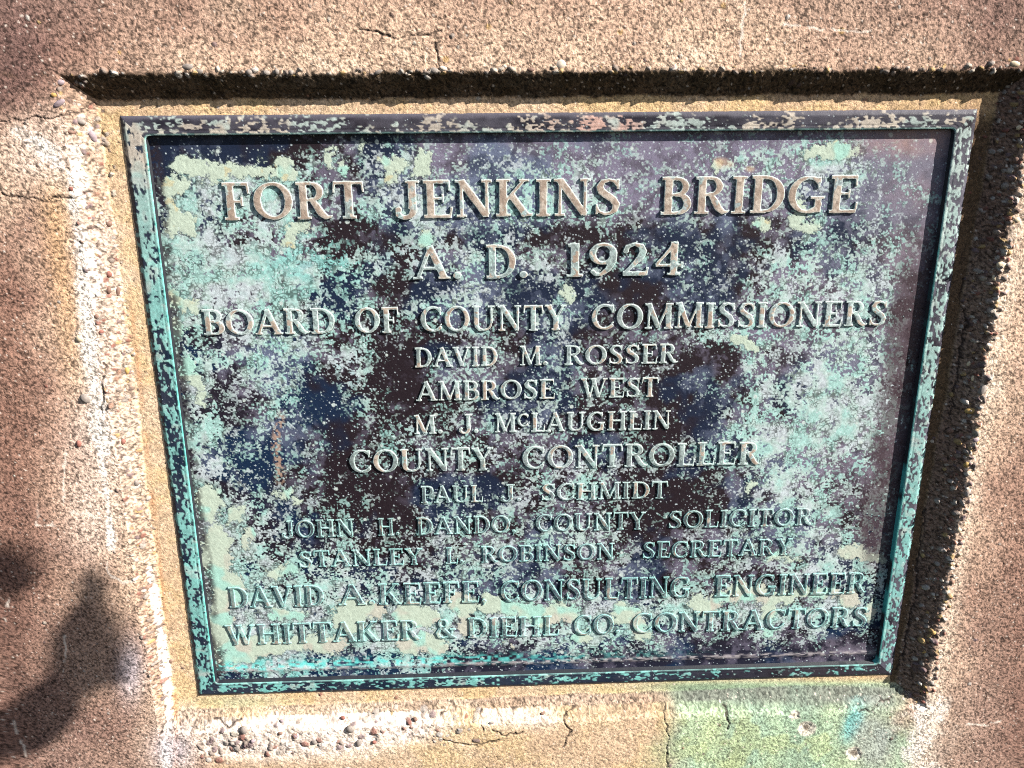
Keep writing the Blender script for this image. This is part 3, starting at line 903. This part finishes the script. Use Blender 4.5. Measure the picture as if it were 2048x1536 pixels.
def G(ch):
    """strokes and width of a capital of height 1"""
    if ch == 'A':
        return [bar(.10, .03, .43, .97, TN), bar(.40, 1.0, .76, .03, TK * .95), bar(.22, .33, .66, .33, .045), srf(.10, SF, .13), srf(.76, SF, .16)], .90
    if ch == 'B':
        return stem(.20, h=.14) [:1] + [bar(.03, SF, .40, SF, SF + .008), bar(.03, 1 - SF, .38, 1 - SF, SF + .008), bar(.2, .53, .40, .53, .042),
                arc(.38, .745, .215, .212, -90, 90, TK * .9, .045), arc(.40, .288, .25, .245, -90, 90, TK, .048)], .74
    if ch == 'C':
        return [arc(.47, .5, .37, .455, 48, 312, TK, .050, 22), bar(.735, .97, .735, .66, .045, .03), bar(.70, .24, .79, .30, .03)], .84
    if ch == 'D':
        return [bar(.20, 0, .20, 1, TK), bar(.03, SF, .40, SF, SF + .008), bar(.03, 1 - SF, .38, 1 - SF, SF + .008),
                arc(.37, .5, .37, .452, -90, 90, TK, .048, 18)], .86
    if ch == 'E':
        return stem(.20, h=.17)[:1] + [bar(.03, SF, .66, SF, SF + .012), bar(.03, 1 - SF, .64, 1 - SF, SF + .012), bar(.2, .52, .48, .52, .042),
                bar(.655, .0, .69, .29, .03), bar(.63, 1.0, .645, .72, .03), bar(.485, .64, .485, .40, .032)], .72
    if ch == 'F':
        return stem(.20) [:2] + [bar(.03, 1 - SF, .62, 1 - SF, SF + .012), bar(.2, .50, .46, .50, .042), bar(.615, 1.0, .635, .70, .034), bar(.465, .63, .465, .37, .032)], .68
    if ch == 'G':
        return [arc(.47, .5, .37, .455, 50, 300, TK, .050, 22), bar(.72, .97, .72, .68, .042, .03), bar(.73, .02, .73, .40, TK * .85), srf(.71, .42, .17),
                arc(.47, .5, .37, .455, 285, 325, .07, .050, 6)], .92
    if ch == 'H':
        return stem(.19) + stem(.75) + [bar(.19, .52, .75, .52, .045)], .94
    if ch == 'I':
        return stem(.19), .38
    if ch == 'J':
        return [bar(.36, .25, .36, 1, TK), srf(.36, 1 - SF, .17), arc(.18, .24, .205, .225, 0, -165, TK * .9, .06, 12), ('p', [(.03, .22, .075), (.035, .24, .075)])], .54
    if ch == 'K':
        return stem(.19) + [bar(.24, .40, .68, .97, .048), bar(.38, .57, .74, .02, TK * .92), srf(.68, 1 - SF, .13), srf(.75, SF, .14)], .90
    if ch == 'L':
        return stem(.20)[:1] + [srf(.2, 1 - SF, .17), bar(.03, SF, .62, SF, SF + .012), bar(.62, 0, .655, .31, .032)], .68
    if ch == 'M':
        return [bar(.14, 0, .17, 1, .046), bar(.15, .99, .50, .05, TK * .92), bar(.50, .05, .83, .99, .046), bar(.86, 0, .83, 1, TK),
                srf(.14, SF, .13), srf(.86, SF, .165), srf(.12, 1 - SF, .11), srf(.87, 1 - SF, .13)], 1.02
    if ch == 'N':
        return [bar(.16, 0, .16, 1, .048), bar(.15, .98, .74, .04, TK * .95), bar(.75, 0, .75, 1, .048), srf(.16, SF, .13), srf(.10, 1 - SF, .10), srf(.75, 1 - SF, .13)], .90
    if ch == 'O':
        return [arc(.47, .5, .37, .455, 0, 360, TK, .050, 30)], .94
    if ch == 'P':
        return stem(.20)[:2] + [bar(.03, 1 - SF, .38, 1 - SF, SF + .008), bar(.2, .47, .38, .47, .042), arc(.38, .715, .235, .243, -90, 90, TK * .92, .045)], .68
    if ch == 'R':
        return stem(.20)[:2] + [bar(.03, 1 - SF, .38, 1 - SF, SF + .008), bar(.2, .52, .40, .52, .042), arc(.38, .74, .22, .218, -90, 90, TK * .92, .045),
                ('p', [(.40, .52, .07), (.50, .36, TK * .9), (.60, .16, TK * .95), (.70, .06, .075), (.80, .055, .035), (.85, .09, .022)])], .84
    if ch == 'S':
        return [('p', [(.56, .80, .035), (.50, .91, .048), (.36, .952, .05), (.21, .90, .072), (.150, .765, TK * .92), (.20, .64, TK), (.34, .53, TK),
                       (.47, .43, TK), (.545, .30, TK * .95), (.52, .15, .08), (.41, .062, .052), (.28, .046, .05), (.15, .10, .042), (.09, .22, .035)]),
                bar(.575, .97, .575, .70, .034), bar(.085, .03, .085, .31, .034)], .66
    if ch == 'T':
        return [bar(.38, 0, .38, 1, TK), srf(.38, SF, .17), bar(.05, 1 - SF, .71, 1 - SF, SF + .010), bar(.06, 1.0, .03, .70, .034), bar(.70, 1.0, .73, .70, .034)], .76
    if ch == 'U':
        return [bar(.19, .32, .19, 1, TK), bar(.74, .32, .74, 1, .048), srf(.19, 1 - SF, .17), srf(.74, 1 - SF, .13),
                ('p', [(.19, .34, TK), (.21, .18, TK * .9), (.30, .075, .07), (.46, .045, .052), (.62, .09, .05), (.71, .20, .048), (.74, .34, .048)])], .92
    if ch == 'V':
        return [bar(.13, .98, .44, .03, TK * .95), bar(.44, .02, .74, .98, .048), srf(.13, 1 - SF, .15), srf(.74, 1 - SF, .12)], .86
    if ch == 'W':
        return [bar(.13, .98, .38, .03, TK * .9), bar(.38, .02, .60, .95, .046), bar(.54, .98, .80, .03, TK * .9), bar(.80, .02, 1.06, .98, .046),
                srf(.13, 1 - SF, .14), srf(.55, 1 - SF, .13), srf(1.06, 1 - SF, .11)], 1.18
    if ch == 'Y':
        return [bar(.13, .98, .42, .44, TK * .92), bar(.42, .44, .69, .98, .048), bar(.42, 0, .42, .48, TK), srf(.42, SF, .16), srf(.13, 1 - SF, .14), srf(.69, 1 - SF, .12)], .82
    if ch == '&':
        return [arc(.36, .77, .155, .185, 0, 360, .065, .05, 18), ('p', [(.24, .66, .06), (.44, .40, .085), (.66, .12, .09), (.84, .05, .045)]),
                ('p', [(.44, .60, .045), (.22, .48, .06), (.13, .29, .09), (.19, .11, .075), (.36, .048, .052), (.55, .12, .05), (.68, .30, .048), (.72, .45, .042)]), srf(.74, .47, .13)], .94
    if ch == '1':
        return stem(.24, h=.19)[:2] + [bar(.08, .93, .26, .99, .05)], .48
    if ch == '9':
        return [arc(.34, .68, .235, .275, 0, 360, .085, .05, 22), ('p', [(.575, .70, .085), (.565, .45, .085), (.47, .22, .075), (.30, .065, .055), (.17, .075, .055), (.12, .15, .065)])], .68
    if ch == '2':
        return [('p', [(.13, .74, .07), (.16, .87, .055), (.32, .95, .052), (.47, .88, .08), (.52, .73, .09), (.46, .55, .085), (.30, .33, .06), (.12, .10, .045)]),
                bar(.07, .07, .60, .07, .07), bar(.60, .02, .63, .25, .03)], .70
    if ch == '4':
        return [bar(.47, 0, .47, 1, .085), bar(.50, .98, .08, .32, .046), bar(.06, .30, .68, .30, .045), srf(.47, SF, .15), bar(.66, .20, .66, .40, .028)], .74
    if ch == '.':
        return [('p', [(.13, .105, .105), (.14, .105, .105)])], .27
    if ch == ',':
        return [('p', [(.12, .09, .085), (.125, .09, .085)]), ('p', [(.16, .06, .06), (.10, -.12, .02)])], .24
    if ch == 'c':                                                # the small raised C of Mc
        s, w = G('C')
        q = []
        for k in s:
            if k[0] == 'p':
                q.append(('p', [(x * .66, .30 + y * .66, r * .75) for x, y, r in k[1]]))
            else:
                q.append(('b', k[1] * .66, .30 + k[2] * .66, k[3] * .66, .30 + k[4] * .66, k[5] * .75, k[6] * .75))
        return q, .58
    raise ValueError(ch)


def stroke_sdf(st, x, y):
    if st[0] == 'b':
        _, x0, y0, x1, y1, w0, w1 = st
        dx, dy = x1 - x0, y1 - y0
        L = math.hypot(dx, dy)
        a = ((x - x0) * dx + (y - y0) * dy) / L
        p = np.abs((x - x0) * dy - (y - y0) * dx) / L
        w = w0 + (w1 - w0) * np.clip(a / L, 0, 1)
        qa, qp = np.abs(a - L / 2) - L / 2, p - w
        return np.hypot(np.maximum(qa, 0), np.maximum(qp, 0)) + np.minimum(np.maximum(qa, qp), 0)
    d = np.full(x.shape, 9.0)
    for (x0, y0, w0), (x1, y1, w1) in zip(st[1][:-1], st[1][1:]):
        dx, dy = x1 - x0, y1 - y0
        t = np.clip(((x - x0) * dx + (y - y0) * dy) / (dx * dx + dy * dy + 1e-9), 0, 1)
        d = np.minimum(d, np.hypot(x - x0 - t * dx, y - y0 - t * dy) - (w0 + (w1 - w0) * t))
    return d


def smin(a, b, k):
    h = np.clip(.5 + .5 * (b - a) / k, 0, 1)
    return b + (a - b) * h - k * h * (1 - h)


# each line: words with their left and right ends, baseline heights at the ends of the line, cap height (photo pixels)
LINES = [
    ([('FORT', 447, 731), ('JENKINS', 795, 1241), ('BRIDGE', 1318, 1714)], 441, 425, 75, .92, .0022),
    ([('A.', 828, 925), ('D.', 970, 1057), ('1924', 1128, 1370)], 560, 550, 67, .45, .0022),
    ([('BOARD', 406, 672), ('OF', 710, 799), ('COUNTY', 841, 1133), ('COMMISSIONERS', 1182, 1771)], 671, 652, 51, .35, .0019),
    ([('DAVID', 829, 996), ('M.', 1039, 1096), ('ROSSER', 1128, 1355)], 735, 727, 39, .28, .0016),
    ([('AMBROSE', 833, 1110), ('WEST', 1161, 1316)], 803, 794, 39, .26, .0016),
    ([('M.', 828, 886), ('J.', 921, 958), ('McLAUGHLIN', 989, 1341)], 869, 859, 38, .25, .0016),
    ([('COUNTY', 700, 987), ('CONTROLLER', 1044, 1520)], 947, 929, 46, .16, .0017),
    ([('PAUL', 841, 966), ('J.', 1004, 1044), ('SCHMIDT', 1081, 1335)], 1007, 997, 34, .18, .0015),
    ([('JOHN', 567, 710), ('H.', 756, 800), ('DANDO,', 832, 1032), ('COUNTY', 1071, 1291), ('SOLICITOR', 1335, 1624)], 1077, 1051, 35, .05, .0015),
    ([('STANLEY', 597, 846), ('L.', 891, 928), ('ROBINSON', 961, 1229), ('SECRETARY', 1283, 1583)], 1136, 1110, 33, .05, .0015),
    ([('DAVID', 458, 650), ('A.', 679, 752), ('KEEFE,', 757, 974), ('CONSULTING', 1001, 1381), ('ENGINEER', 1427, 1731)], 1217, 1187, 42, .04, .0017),
    ([('WHITTAKER', 454, 842), ('&', 869, 916), ('DIEHL', 934, 1118), ('CO.', 1147, 1241), ('CONTRACTORS', 1264, 1733)], 1291, 1254, 40, .04, .0017),
]
TRACK = .045


def build_word(txt, u0, u1, base_uv, cap_px, bronze, raise_, parent, seed):
    (bu0, bv0), (bu1, bv1) = base_uv
    f = lambda u: bv0 + (bv1 - bv0) * (u - bu0) / (bu1 - bu0)
    zt = PZ + raise_
    ax_, ay_ = plane_pt(u0, f(u0), zt)
    bx_, by_ = plane_pt(u1, f(u1), zt)
    um = (u0 + u1) / 2
    mx_, my_ = plane_pt(um, f(um), zt)
    tx_, ty_ = plane_pt(um, f(um) - cap_px, zt)
    cap = float(my_ - ty_)
    wid = float(math.hypot(bx_ - ax_, by_ - ay_))
    ang = math.atan2(by_ - ay_, bx_ - ax_)
    gl = []
    pen = 0.0
    for k, ch in enumerate(txt):
        st, w = G(ch)
        gl.append((st, pen, w))
        pen += w + TRACK
    pen -= TRACK
    sx = wid / (pen * cap)                      # horizontal fit of the word
    s = .00046
    mg = .0016
    X, Y = np.meshgrid(np.arange(-mg, wid + mg, s), np.arange(-.16 * cap - mg, cap + mg, s))    # local: x along, y up
    d = np.full(X.shape, 9.0)
    rs = np.random.default_rng(seed)
    for st, pn, w in gl:
        lx = X / (cap * sx) - pn
        ly = Y / cap + rs.normal(0, .006)
        i0, i1 = np.searchsorted(lx[0], [-.12, w + .14])
        if i1 - i0 < 2:
            continue
        dd = None
        for q in st:
            e = stroke_sdf(q, lx[:, i0:i1], ly[:, i0:i1])
            dd = e if dd is None else smin(dd, e, .035)
        d[:, i0:i1] = np.minimum(d[:, i0:i1], dd)
    d = d * cap * min(1.0, (1 + sx) / 2)
    ca, sa = math.cos(ang), math.sin(ang)
    PX = float(ax_) + X * ca + Y * sa
    PY = float(ay_) + X * sa - Y * ca
    d = d + (fbm(PX, PY, .003, 401 + seed, 3, .7) - .5) * .0007 + (vn(PX, PY, .009, 403) - .5) * .0004
    C, R, T, cov = patina(PX, PY)
    up = sstep(.00042, -.00028, d)
    dome = .00018 * sstep(0, -.0022, d)
    Z = PZ + T * .6 - .0005 + (raise_ + .0005) * up + dome + (vn(PX, PY, .0024, 405) - .5) * .00022 * up
    # bare metal on the faces, pale verdigris on the arrises
    face = sstep(.0000, -.0007, d)
    bn = rank(fbm(PX, PY, .018, 411, 4, .65))
    worn = sstep(-.06, .08, bronze - bn) * face
    bc = np.empty_like(C)
    bc[:] = (.26, .20, .16)
    bc = mixc(bc, (.37, .315, .265), sstep(.4, .65, fbm(PX, PY, .006, 413, 3)))
    base = C.copy()
    soft = np.empty_like(C)
    soft[:] = (.33, .41, .39)
    V_ = to_px(PX, PY, PZ)[1]
    soft = mixc(soft, (.16, .36, .35), sstep(1000, 1150, V_) * .6)
    low = sstep(850, 1080, V_)
    mk_ = .55 - .40 * low
    base = base * (1 - mk_)[..., None] + soft * (mk_ * (.65 + .7 * vn(PX, PY, .003, 415)))[..., None]
    base = mixc(base, (.035, .05, .062), .62 * low * face * sstep(.35, .55, fbm(PX, PY, .012, 416, 4)))
    rim = np.exp(-((d + .00045) / .00042) ** 2)
    rc = np.empty_like(C)
    rc[:] = (.47, .55, .53)
    rc = mixc(rc, (.20, .56, .53), sstep(850, 1150, V_) * .75)
    C2 = C * (1 - up[..., None]) + base * up[..., None]
    C2 = C2 * (1 - worn[..., None]) + bc * worn[..., None]
    rk = rim * (.5 + .5 * vn(PX, PY, .005, 417))
    C2 = C2 * (1 - rk[..., None]) + rc * rk[..., None]
    foot = sstep(-.00015, .0002, d) * sstep(.0011, .0006, d)  # letter sides blackened all round to deepen their shade
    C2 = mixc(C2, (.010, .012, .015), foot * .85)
    R2 = np.clip(R * (1 - .3 * worn), .3, .95)
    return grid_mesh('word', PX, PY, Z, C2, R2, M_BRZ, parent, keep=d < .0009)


for li, (words, vl, vr, cap_px, bronze, raise_) in enumerate(LINES):
    ln = bpy.data.objects.new('text_line', None)
    col.objects.link(ln)
    ln.parent = plaque
    ln['label'] = 'raised line of lettering reading ' + ' '.join(w[0] for w in words)
    ends = ((words[0][1], vl), (words[-1][2], vr))
    for wi, (txt, u0, u1) in enumerate(words):
        build_word(txt, u0, u1, ends, cap_px, bronze, raise_, ln, li * 10 + wi)


# ------------------------------------------------------------------ bigger stones standing proud of the broken concrete
def stone_mesh(seed, mat):
    rg = np.random.default_rng(seed)
    import bmesh
    bm = bmesh.new()
    bmesh.ops.create_icosphere(bm, subdivisions=3, radius=1.0)
    off = rg.normal(0, 1, (5, 3))
    for v in bm.verts:
        k = 1.0
        for o_ in off:
            n = Vector(o_).normalized()
            k -= .16 * max(0.0, v.co.normalized().dot(n) - .45)
        v.co = v.co * k
    for f in bm.faces:
        f.smooth = True
    me = bpy.data.meshes.new('pebble')
    bm.to_mesh(me)
    bm.free()
    if mat:
        me.materials.append(mat)
    return me


def stone_material(name, c):
    mt = bpy.data.materials.new(name)
    mt.use_nodes = True
    n = mt.node_tree.nodes
    L = mt.node_tree.links
    no = n.new('ShaderNodeTexNoise')
    no.inputs['Scale'].default_value = 2.5
    no.inputs['Detail'].default_value = 6
    tc = n.new('ShaderNodeTexCoord')
    L.new(tc.outputs['Object'], no.inputs['Vector'])
    cr = n.new('ShaderNodeValToRGB')
    cr.color_ramp.elements[0].position = .3
    cr.color_ramp.elements[1].position = .7
    cr.color_ramp.elements[0].color = (c[0] * .65, c[1] * .62, c[2] * .6, 1)
    cr.color_ramp.elements[1].color = (min(1, c[0] * 1.2), min(1, c[1] * 1.2), min(1, c[2] * 1.2), 1)
    L.new(no.outputs['Fac'], cr.inputs[0])
    L.new(cr.outputs[0], n['Principled BSDF'].inputs['Base Color'])
    n['Principled BSDF'].inputs['Roughness'].default_value = .75
    return mt


STONE = {'cream': (.55, .46, .32), 'ochre': (.42, .27, .09), 'grey': (.22, .19, .17), 'white': (.55, .47, .39),
         'red': (.22, .085, .065), 'brown': (.17, .10, .075), 'lilac': (.27, .21, .23)}
STONE_M = {k: stone_material(k + '_stone', v) for k, v in STONE.items()}
STONES = [  # photo position, half length px, half height px, tilt, colour, how proud (share of the half height)
    (1121, 128, 17, 13, 5, 'white', .2), (1942, 822, 13, 8, -10, 'ochre', .8), (1902, 862, 10, 8, 0, 'brown', .5), (2004, 530, 12, 8, 10, 'cream', .9),
    (1990, 556, 7, 9, 0, 'cream', .8), (1938, 727, 5, 7, 20, 'cream', .8), (1946, 757, 4, 7, 0, 'cream', .8), (1968, 727, 6, 5, 0, 'ochre', .8),
    (2012, 372, 9, 8, 0, 'grey', .6), (2035, 320, 8, 8, 0, 'brown', .6), (2034, 440, 8, 6, 0, 'cream', .8), (2016, 495, 14, 6, -15, 'cream', .8),
    (1966, 780, 8, 13, 25, 'grey', .7), (1890, 920, 9, 8, 0, 'brown', .6), (1937, 905, 9, 6, 0, 'red', .7), (1934, 930, 7, 8, 0, 'ochre', .7),
    (1938, 945, 9, 5, -20, 'cream', .8), (1868, 1266, 7, 6, 0, 'ochre', .8), (1849, 1303, 6, 6, 0, 'ochre', .8), (1835, 1238, 4, 5, 0, 'white', .6),
    (1836, 1390, 12, 7, 20, 'brown', .6), (1847, 1404, 6, 5, 0, 'red', .8), (1870, 1282, 8, 5, 20, 'cream', .7), (1918, 1060, 7, 6, 0, 'cream', .8),
    (1912, 1085, 8, 5, 0, 'white', .7), (1926, 1002, 6, 5, 0, 'grey', .7), (1906, 1128, 6, 5, 0, 'cream', .7), (1895, 1165, 7, 5, 0, 'grey', .6),
    (2040, 256, 8, 6, 0, 'cream', .8), (1958, 852, 6, 9, 30, 'cream', .8), (1952, 880, 8, 6, 0, 'lilac', .7), (1978, 690, 7, 5, 0, 'white', .7),
    (120, 165, 8, 6, 0, 'lilac', .5), (118, 207, 13, 6, -30, 'lilac', .7), (108, 190, 8, 6, 0, 'ochre', .4), (138, 264, 8, 5, 15, 'brown', .4),
    (158, 292, 6, 5, 0, 'cream', .4), (155, 240, 16, 9, 30, 'grey', .25), (183, 272, 8, 15, -25, 'lilac', .25), (142, 378, 6, 6, 0, 'red', .35),
    (176, 438, 6, 6, 0, 'red', .3), (216, 448, 7, 7, 0, 'brown', .3), (200, 664, 7, 6, 0, 'red', .35), (216, 581, 6, 9, 10, 'brown', .35),
    (235, 583, 5, 11, 5, 'brown', .35), (217, 549, 6, 7, 0, 'red', .3), (170, 798, 13, 13, 0, 'grey', .2), (157, 888, 6, 8, 0, 'red', .4),
    (245, 884, 6, 7, 0, 'red', .4), (253, 742, 6, 9, 10, 'ochre', .3), (272, 967, 7, 9, 0, 'grey', .3), (158, 678, 9, 9, 0, 'cream', .25),
    (192, 633, 5, 6, 0, 'brown', .3), (340, 1323, 6, 8, 0, 'brown', .3), (210, 1130, 4, 5, 0, 'brown', .3),
    (375, 133, 14, 9, 0, 'grey', .2), (398, 143, 9, 6, 0, 'grey', .25), (498, 145, 6, 6, 0, 'grey', .5), (533, 146, 7, 5, 0, 'grey', .6),
    (553, 143, 5, 6, 0, 'grey', .5), (582, 145, 5, 5, 0, 'grey', .5), (435, 138, 4, 6, 0, 'white', .5), (757, 144, 9, 4, -20, 'grey', .5),
    (868, 141, 9, 6, 10, 'grey', .5), (887, 137, 9, 5, 10, 'white', .4), (815, 148, 6, 3, 10, 'white', .5), (850, 147, 7, 3, -10, 'cream', .5),
    (1062, 139, 8, 5, 0, 'brown', .4), (2030, 128, 12, 7, 10, 'cream', .5),
    (487, 1463, 9, 11, 0, 'grey', .15), (505, 1484, 6, 6, 0, 'lilac', .15), (560, 1468, 6, 5, 0, 'brown', .15), (590, 1473, 8, 6, 0, 'lilac', .15),
    (628, 1485, 8, 10, 20, 'grey', .15), (562, 1448, 6, 5, 0, 'lilac', .15), (700, 1461, 11, 11, 0, 'grey', .15), (717, 1488, 8, 12, 20, 'grey', .15),
    (748, 1486, 6, 5, 0, 'red', .15), (830, 1443, 6, 6, 0, 'brown', .15), (685, 1440, 6, 5, 0, 'red', .15), (983, 1447, 8, 4, 0, 'grey', .15), (1085, 1431, 5, 4, 0, 'brown', .4),
]
ws = [stone_mesh(900 + k, None) for k in range(6)]
rg = np.random.default_rng(77)
wall_me = wall.data


def wall_level(x, y):
    t = float(max(np.max(np.array(recess_t(np.array([x]), np.array([y]), 0.0))), 0))
    return ZF + (ZW - ZF) * min(t, 1.0)


for k, (u, v, a, b, tilt, cname, proud) in enumerate(STONES):
    z = .008
    for _ in range(4):
        x, y = plane_pt(u, v, z)
        z = wall_level(float(x), float(y))
    s = .00054
    me = ws[k % 6].copy()
    me.materials.clear()
    me.materials.append(STONE_M[cname])
    st = bpy.data.objects.new('pebble', me)
    col.objects.link(st)
    st.parent = wall
    d = min(a, b) * s * .8
    st.location = world(float(x), float(y), z - d * (1 - proud) * .75)
    st.scale = (a * s, d, b * s)
    st.rotation_euler = (rg.normal(0, .12), math.radians(tilt), rg.normal(0, .12))

# ------------------------------------------------------------------ added unseen caster, cut to throw the shadow on the wall's lower left
blade_mat = bpy.data.materials.new('blade_green')
blade_mat.use_nodes = True
_n = blade_mat.node_tree.nodes
_no = _n.new('ShaderNodeTexNoise')
_no.inputs['Scale'].default_value = 40
_cr = _n.new('ShaderNodeValToRGB')
_cr.color_ramp.elements[0].color = (.035, .075, .02, 1)
_cr.color_ramp.elements[1].color = (.075, .13, .035, 1)
blade_mat.node_tree.links.new(_no.outputs['Fac'], _cr.inputs[0])
blade_mat.node_tree.links.new(_cr.outputs[0], _n['Principled BSDF'].inputs['Base Color'])
_n['Principled BSDF'].inputs['Roughness'].default_value = .55
stalk_mat = bpy.data.materials.new('stalk_brown')
stalk_mat.use_nodes = True
_n = stalk_mat.node_tree.nodes
_no = _n.new('ShaderNodeTexNoise')
_no.inputs['Scale'].default_value = 150
_cr = _n.new('ShaderNodeValToRGB')
_cr.color_ramp.elements[0].color = (.05, .035, .025, 1)
_cr.color_ramp.elements[1].color = (.13, .09, .06, 1)
stalk_mat.node_tree.links.new(_no.outputs['Fac'], _cr.inputs[0])
stalk_mat.node_tree.links.new(_cr.outputs[0], _n['Principled BSDF'].inputs['Base Color'])

SHADOW_OUTLINES = [
    [(150, 1150), (172, 1138), (200, 1140), (222, 1163), (217, 1200), (243, 1238), (257, 1290), (262, 1340), (238, 1376), (196, 1378), (150, 1392), (112, 1398), (88, 1362), (92, 1300), (104, 1262), (130, 1230), (148, 1198)],
    [(165, 1372), (172, 1402), (152, 1442), (112, 1482), (62, 1512), (0, 1524), (-60, 1530), (-110, 1500), (-80, 1452), (-20, 1426), (40, 1394), (92, 1350), (140, 1352)],
    [(-120, 1130), (-60, 1098), (0, 1085), (48, 1095), (80, 1128), (76, 1165), (40, 1190), (-20, 1194), (-80, 1180)],
]
SV = SUN
shadow_caster = bpy.data.objects.new('added_shadow_caster', None)
col.objects.link(shadow_caster)
tag(shadow_caster, 'leafy twig in the sun casting the soft shadow at the wall\'s lower left', 'shadow_caster')


def smooth_loop(pts, n=5):
    P_ = np.array(pts, float)
    out = []
    m_ = len(P_)
    for i in range(m_):
        p0, p1, p2, p3 = P_[i - 1], P_[i], P_[(i + 1) % m_], P_[(i + 2) % m_]
        for k in range(n):
            t = k / n
            out.append(.5 * ((2 * p1) + (-p0 + p2) * t + (2 * p0 - 5 * p1 + 4 * p2 - p3) * t * t + (-p0 + 3 * p1 - 3 * p2 + p3) * t ** 3))
    return np.array(out)


blade_centres = []
for li, pts in enumerate(SHADOW_OUTLINES):
    lp = smooth_loop(pts)
    cx, cy = lp.mean(0)
    far = 1.9 + .06 * li
    verts, faces = [], []
    rings = (1.0, .8, .55, .28)
    n = len(lp)
    for r_ in rings:
        for (u, v) in lp:
            x, y = plane_pt(cx + (u - cx) * r_, cy + (v - cy) * r_, ZW)
            p = Vector(world(float(x), float(y), ZW)) + SV * (far + .03 * r_ * r_)
            verts.append(p)
    x, y = plane_pt(cx, cy, ZW)
    cen = Vector(world(float(x), float(y), ZW)) + SV * far
    verts.append(cen)
    for k in range(len(rings) - 1):
        for i in range(n):
            faces.append((k * n + i, k * n + (i + 1) % n, (k + 1) * n + (i + 1) % n, (k + 1) * n + i))
    for i in range(n):
        faces.append(((len(rings) - 1) * n + i, (len(rings) - 1) * n + (i + 1) % n, len(verts) - 1))
    me = bpy.data.meshes.new('caster_blade')
    me.from_pydata([tuple(v) for v in verts], [], faces)
    me.materials.append(blade_mat)
    lf = bpy.data.objects.new('caster_blade', me)
    col.objects.link(lf)
    lf.parent = shadow_caster
    so_ = lf.modifiers.new('thickness', 'SOLIDIFY')
    so_.thickness = .0012
    blade_centres.append(cen)
import bmesh
bm = bmesh.new()


def tube(bm, p, q, r0, r1, k=10):
    ax_ = (q - p).normalized()
    e1 = ax_.orthogonal().normalized()
    e2 = ax_.cross(e1)
    a = [bm.verts.new(p + (e1 * math.cos(i * 2 * math.pi / k) + e2 * math.sin(i * 2 * math.pi / k)) * r0) for i in range(k)]
    b = [bm.verts.new(q + (e1 * math.cos(i * 2 * math.pi / k) + e2 * math.sin(i * 2 * math.pi / k)) * r1) for i in range(k)]
    for i in range(k):
        bm.faces.new((a[i], a[(i + 1) % k], b[(i + 1) % k], b[i]))
    bm.faces.new(a[::-1])
    bm.faces.new(b)


hub = blade_centres[1] + SV * .28
tube(bm, hub, hub + SV * .9 + Vector((0, -.03, -.02)), .004, .008)
for c_ in blade_centres:
    tube(bm, c_, hub, .0015, .003)
me = bpy.data.meshes.new('caster_stalk')
bm.to_mesh(me)
bm.free()
me.materials.append(stalk_mat)
st = bpy.data.objects.new('caster_stalk', me)
col.objects.link(st)
st.parent = shadow_caster
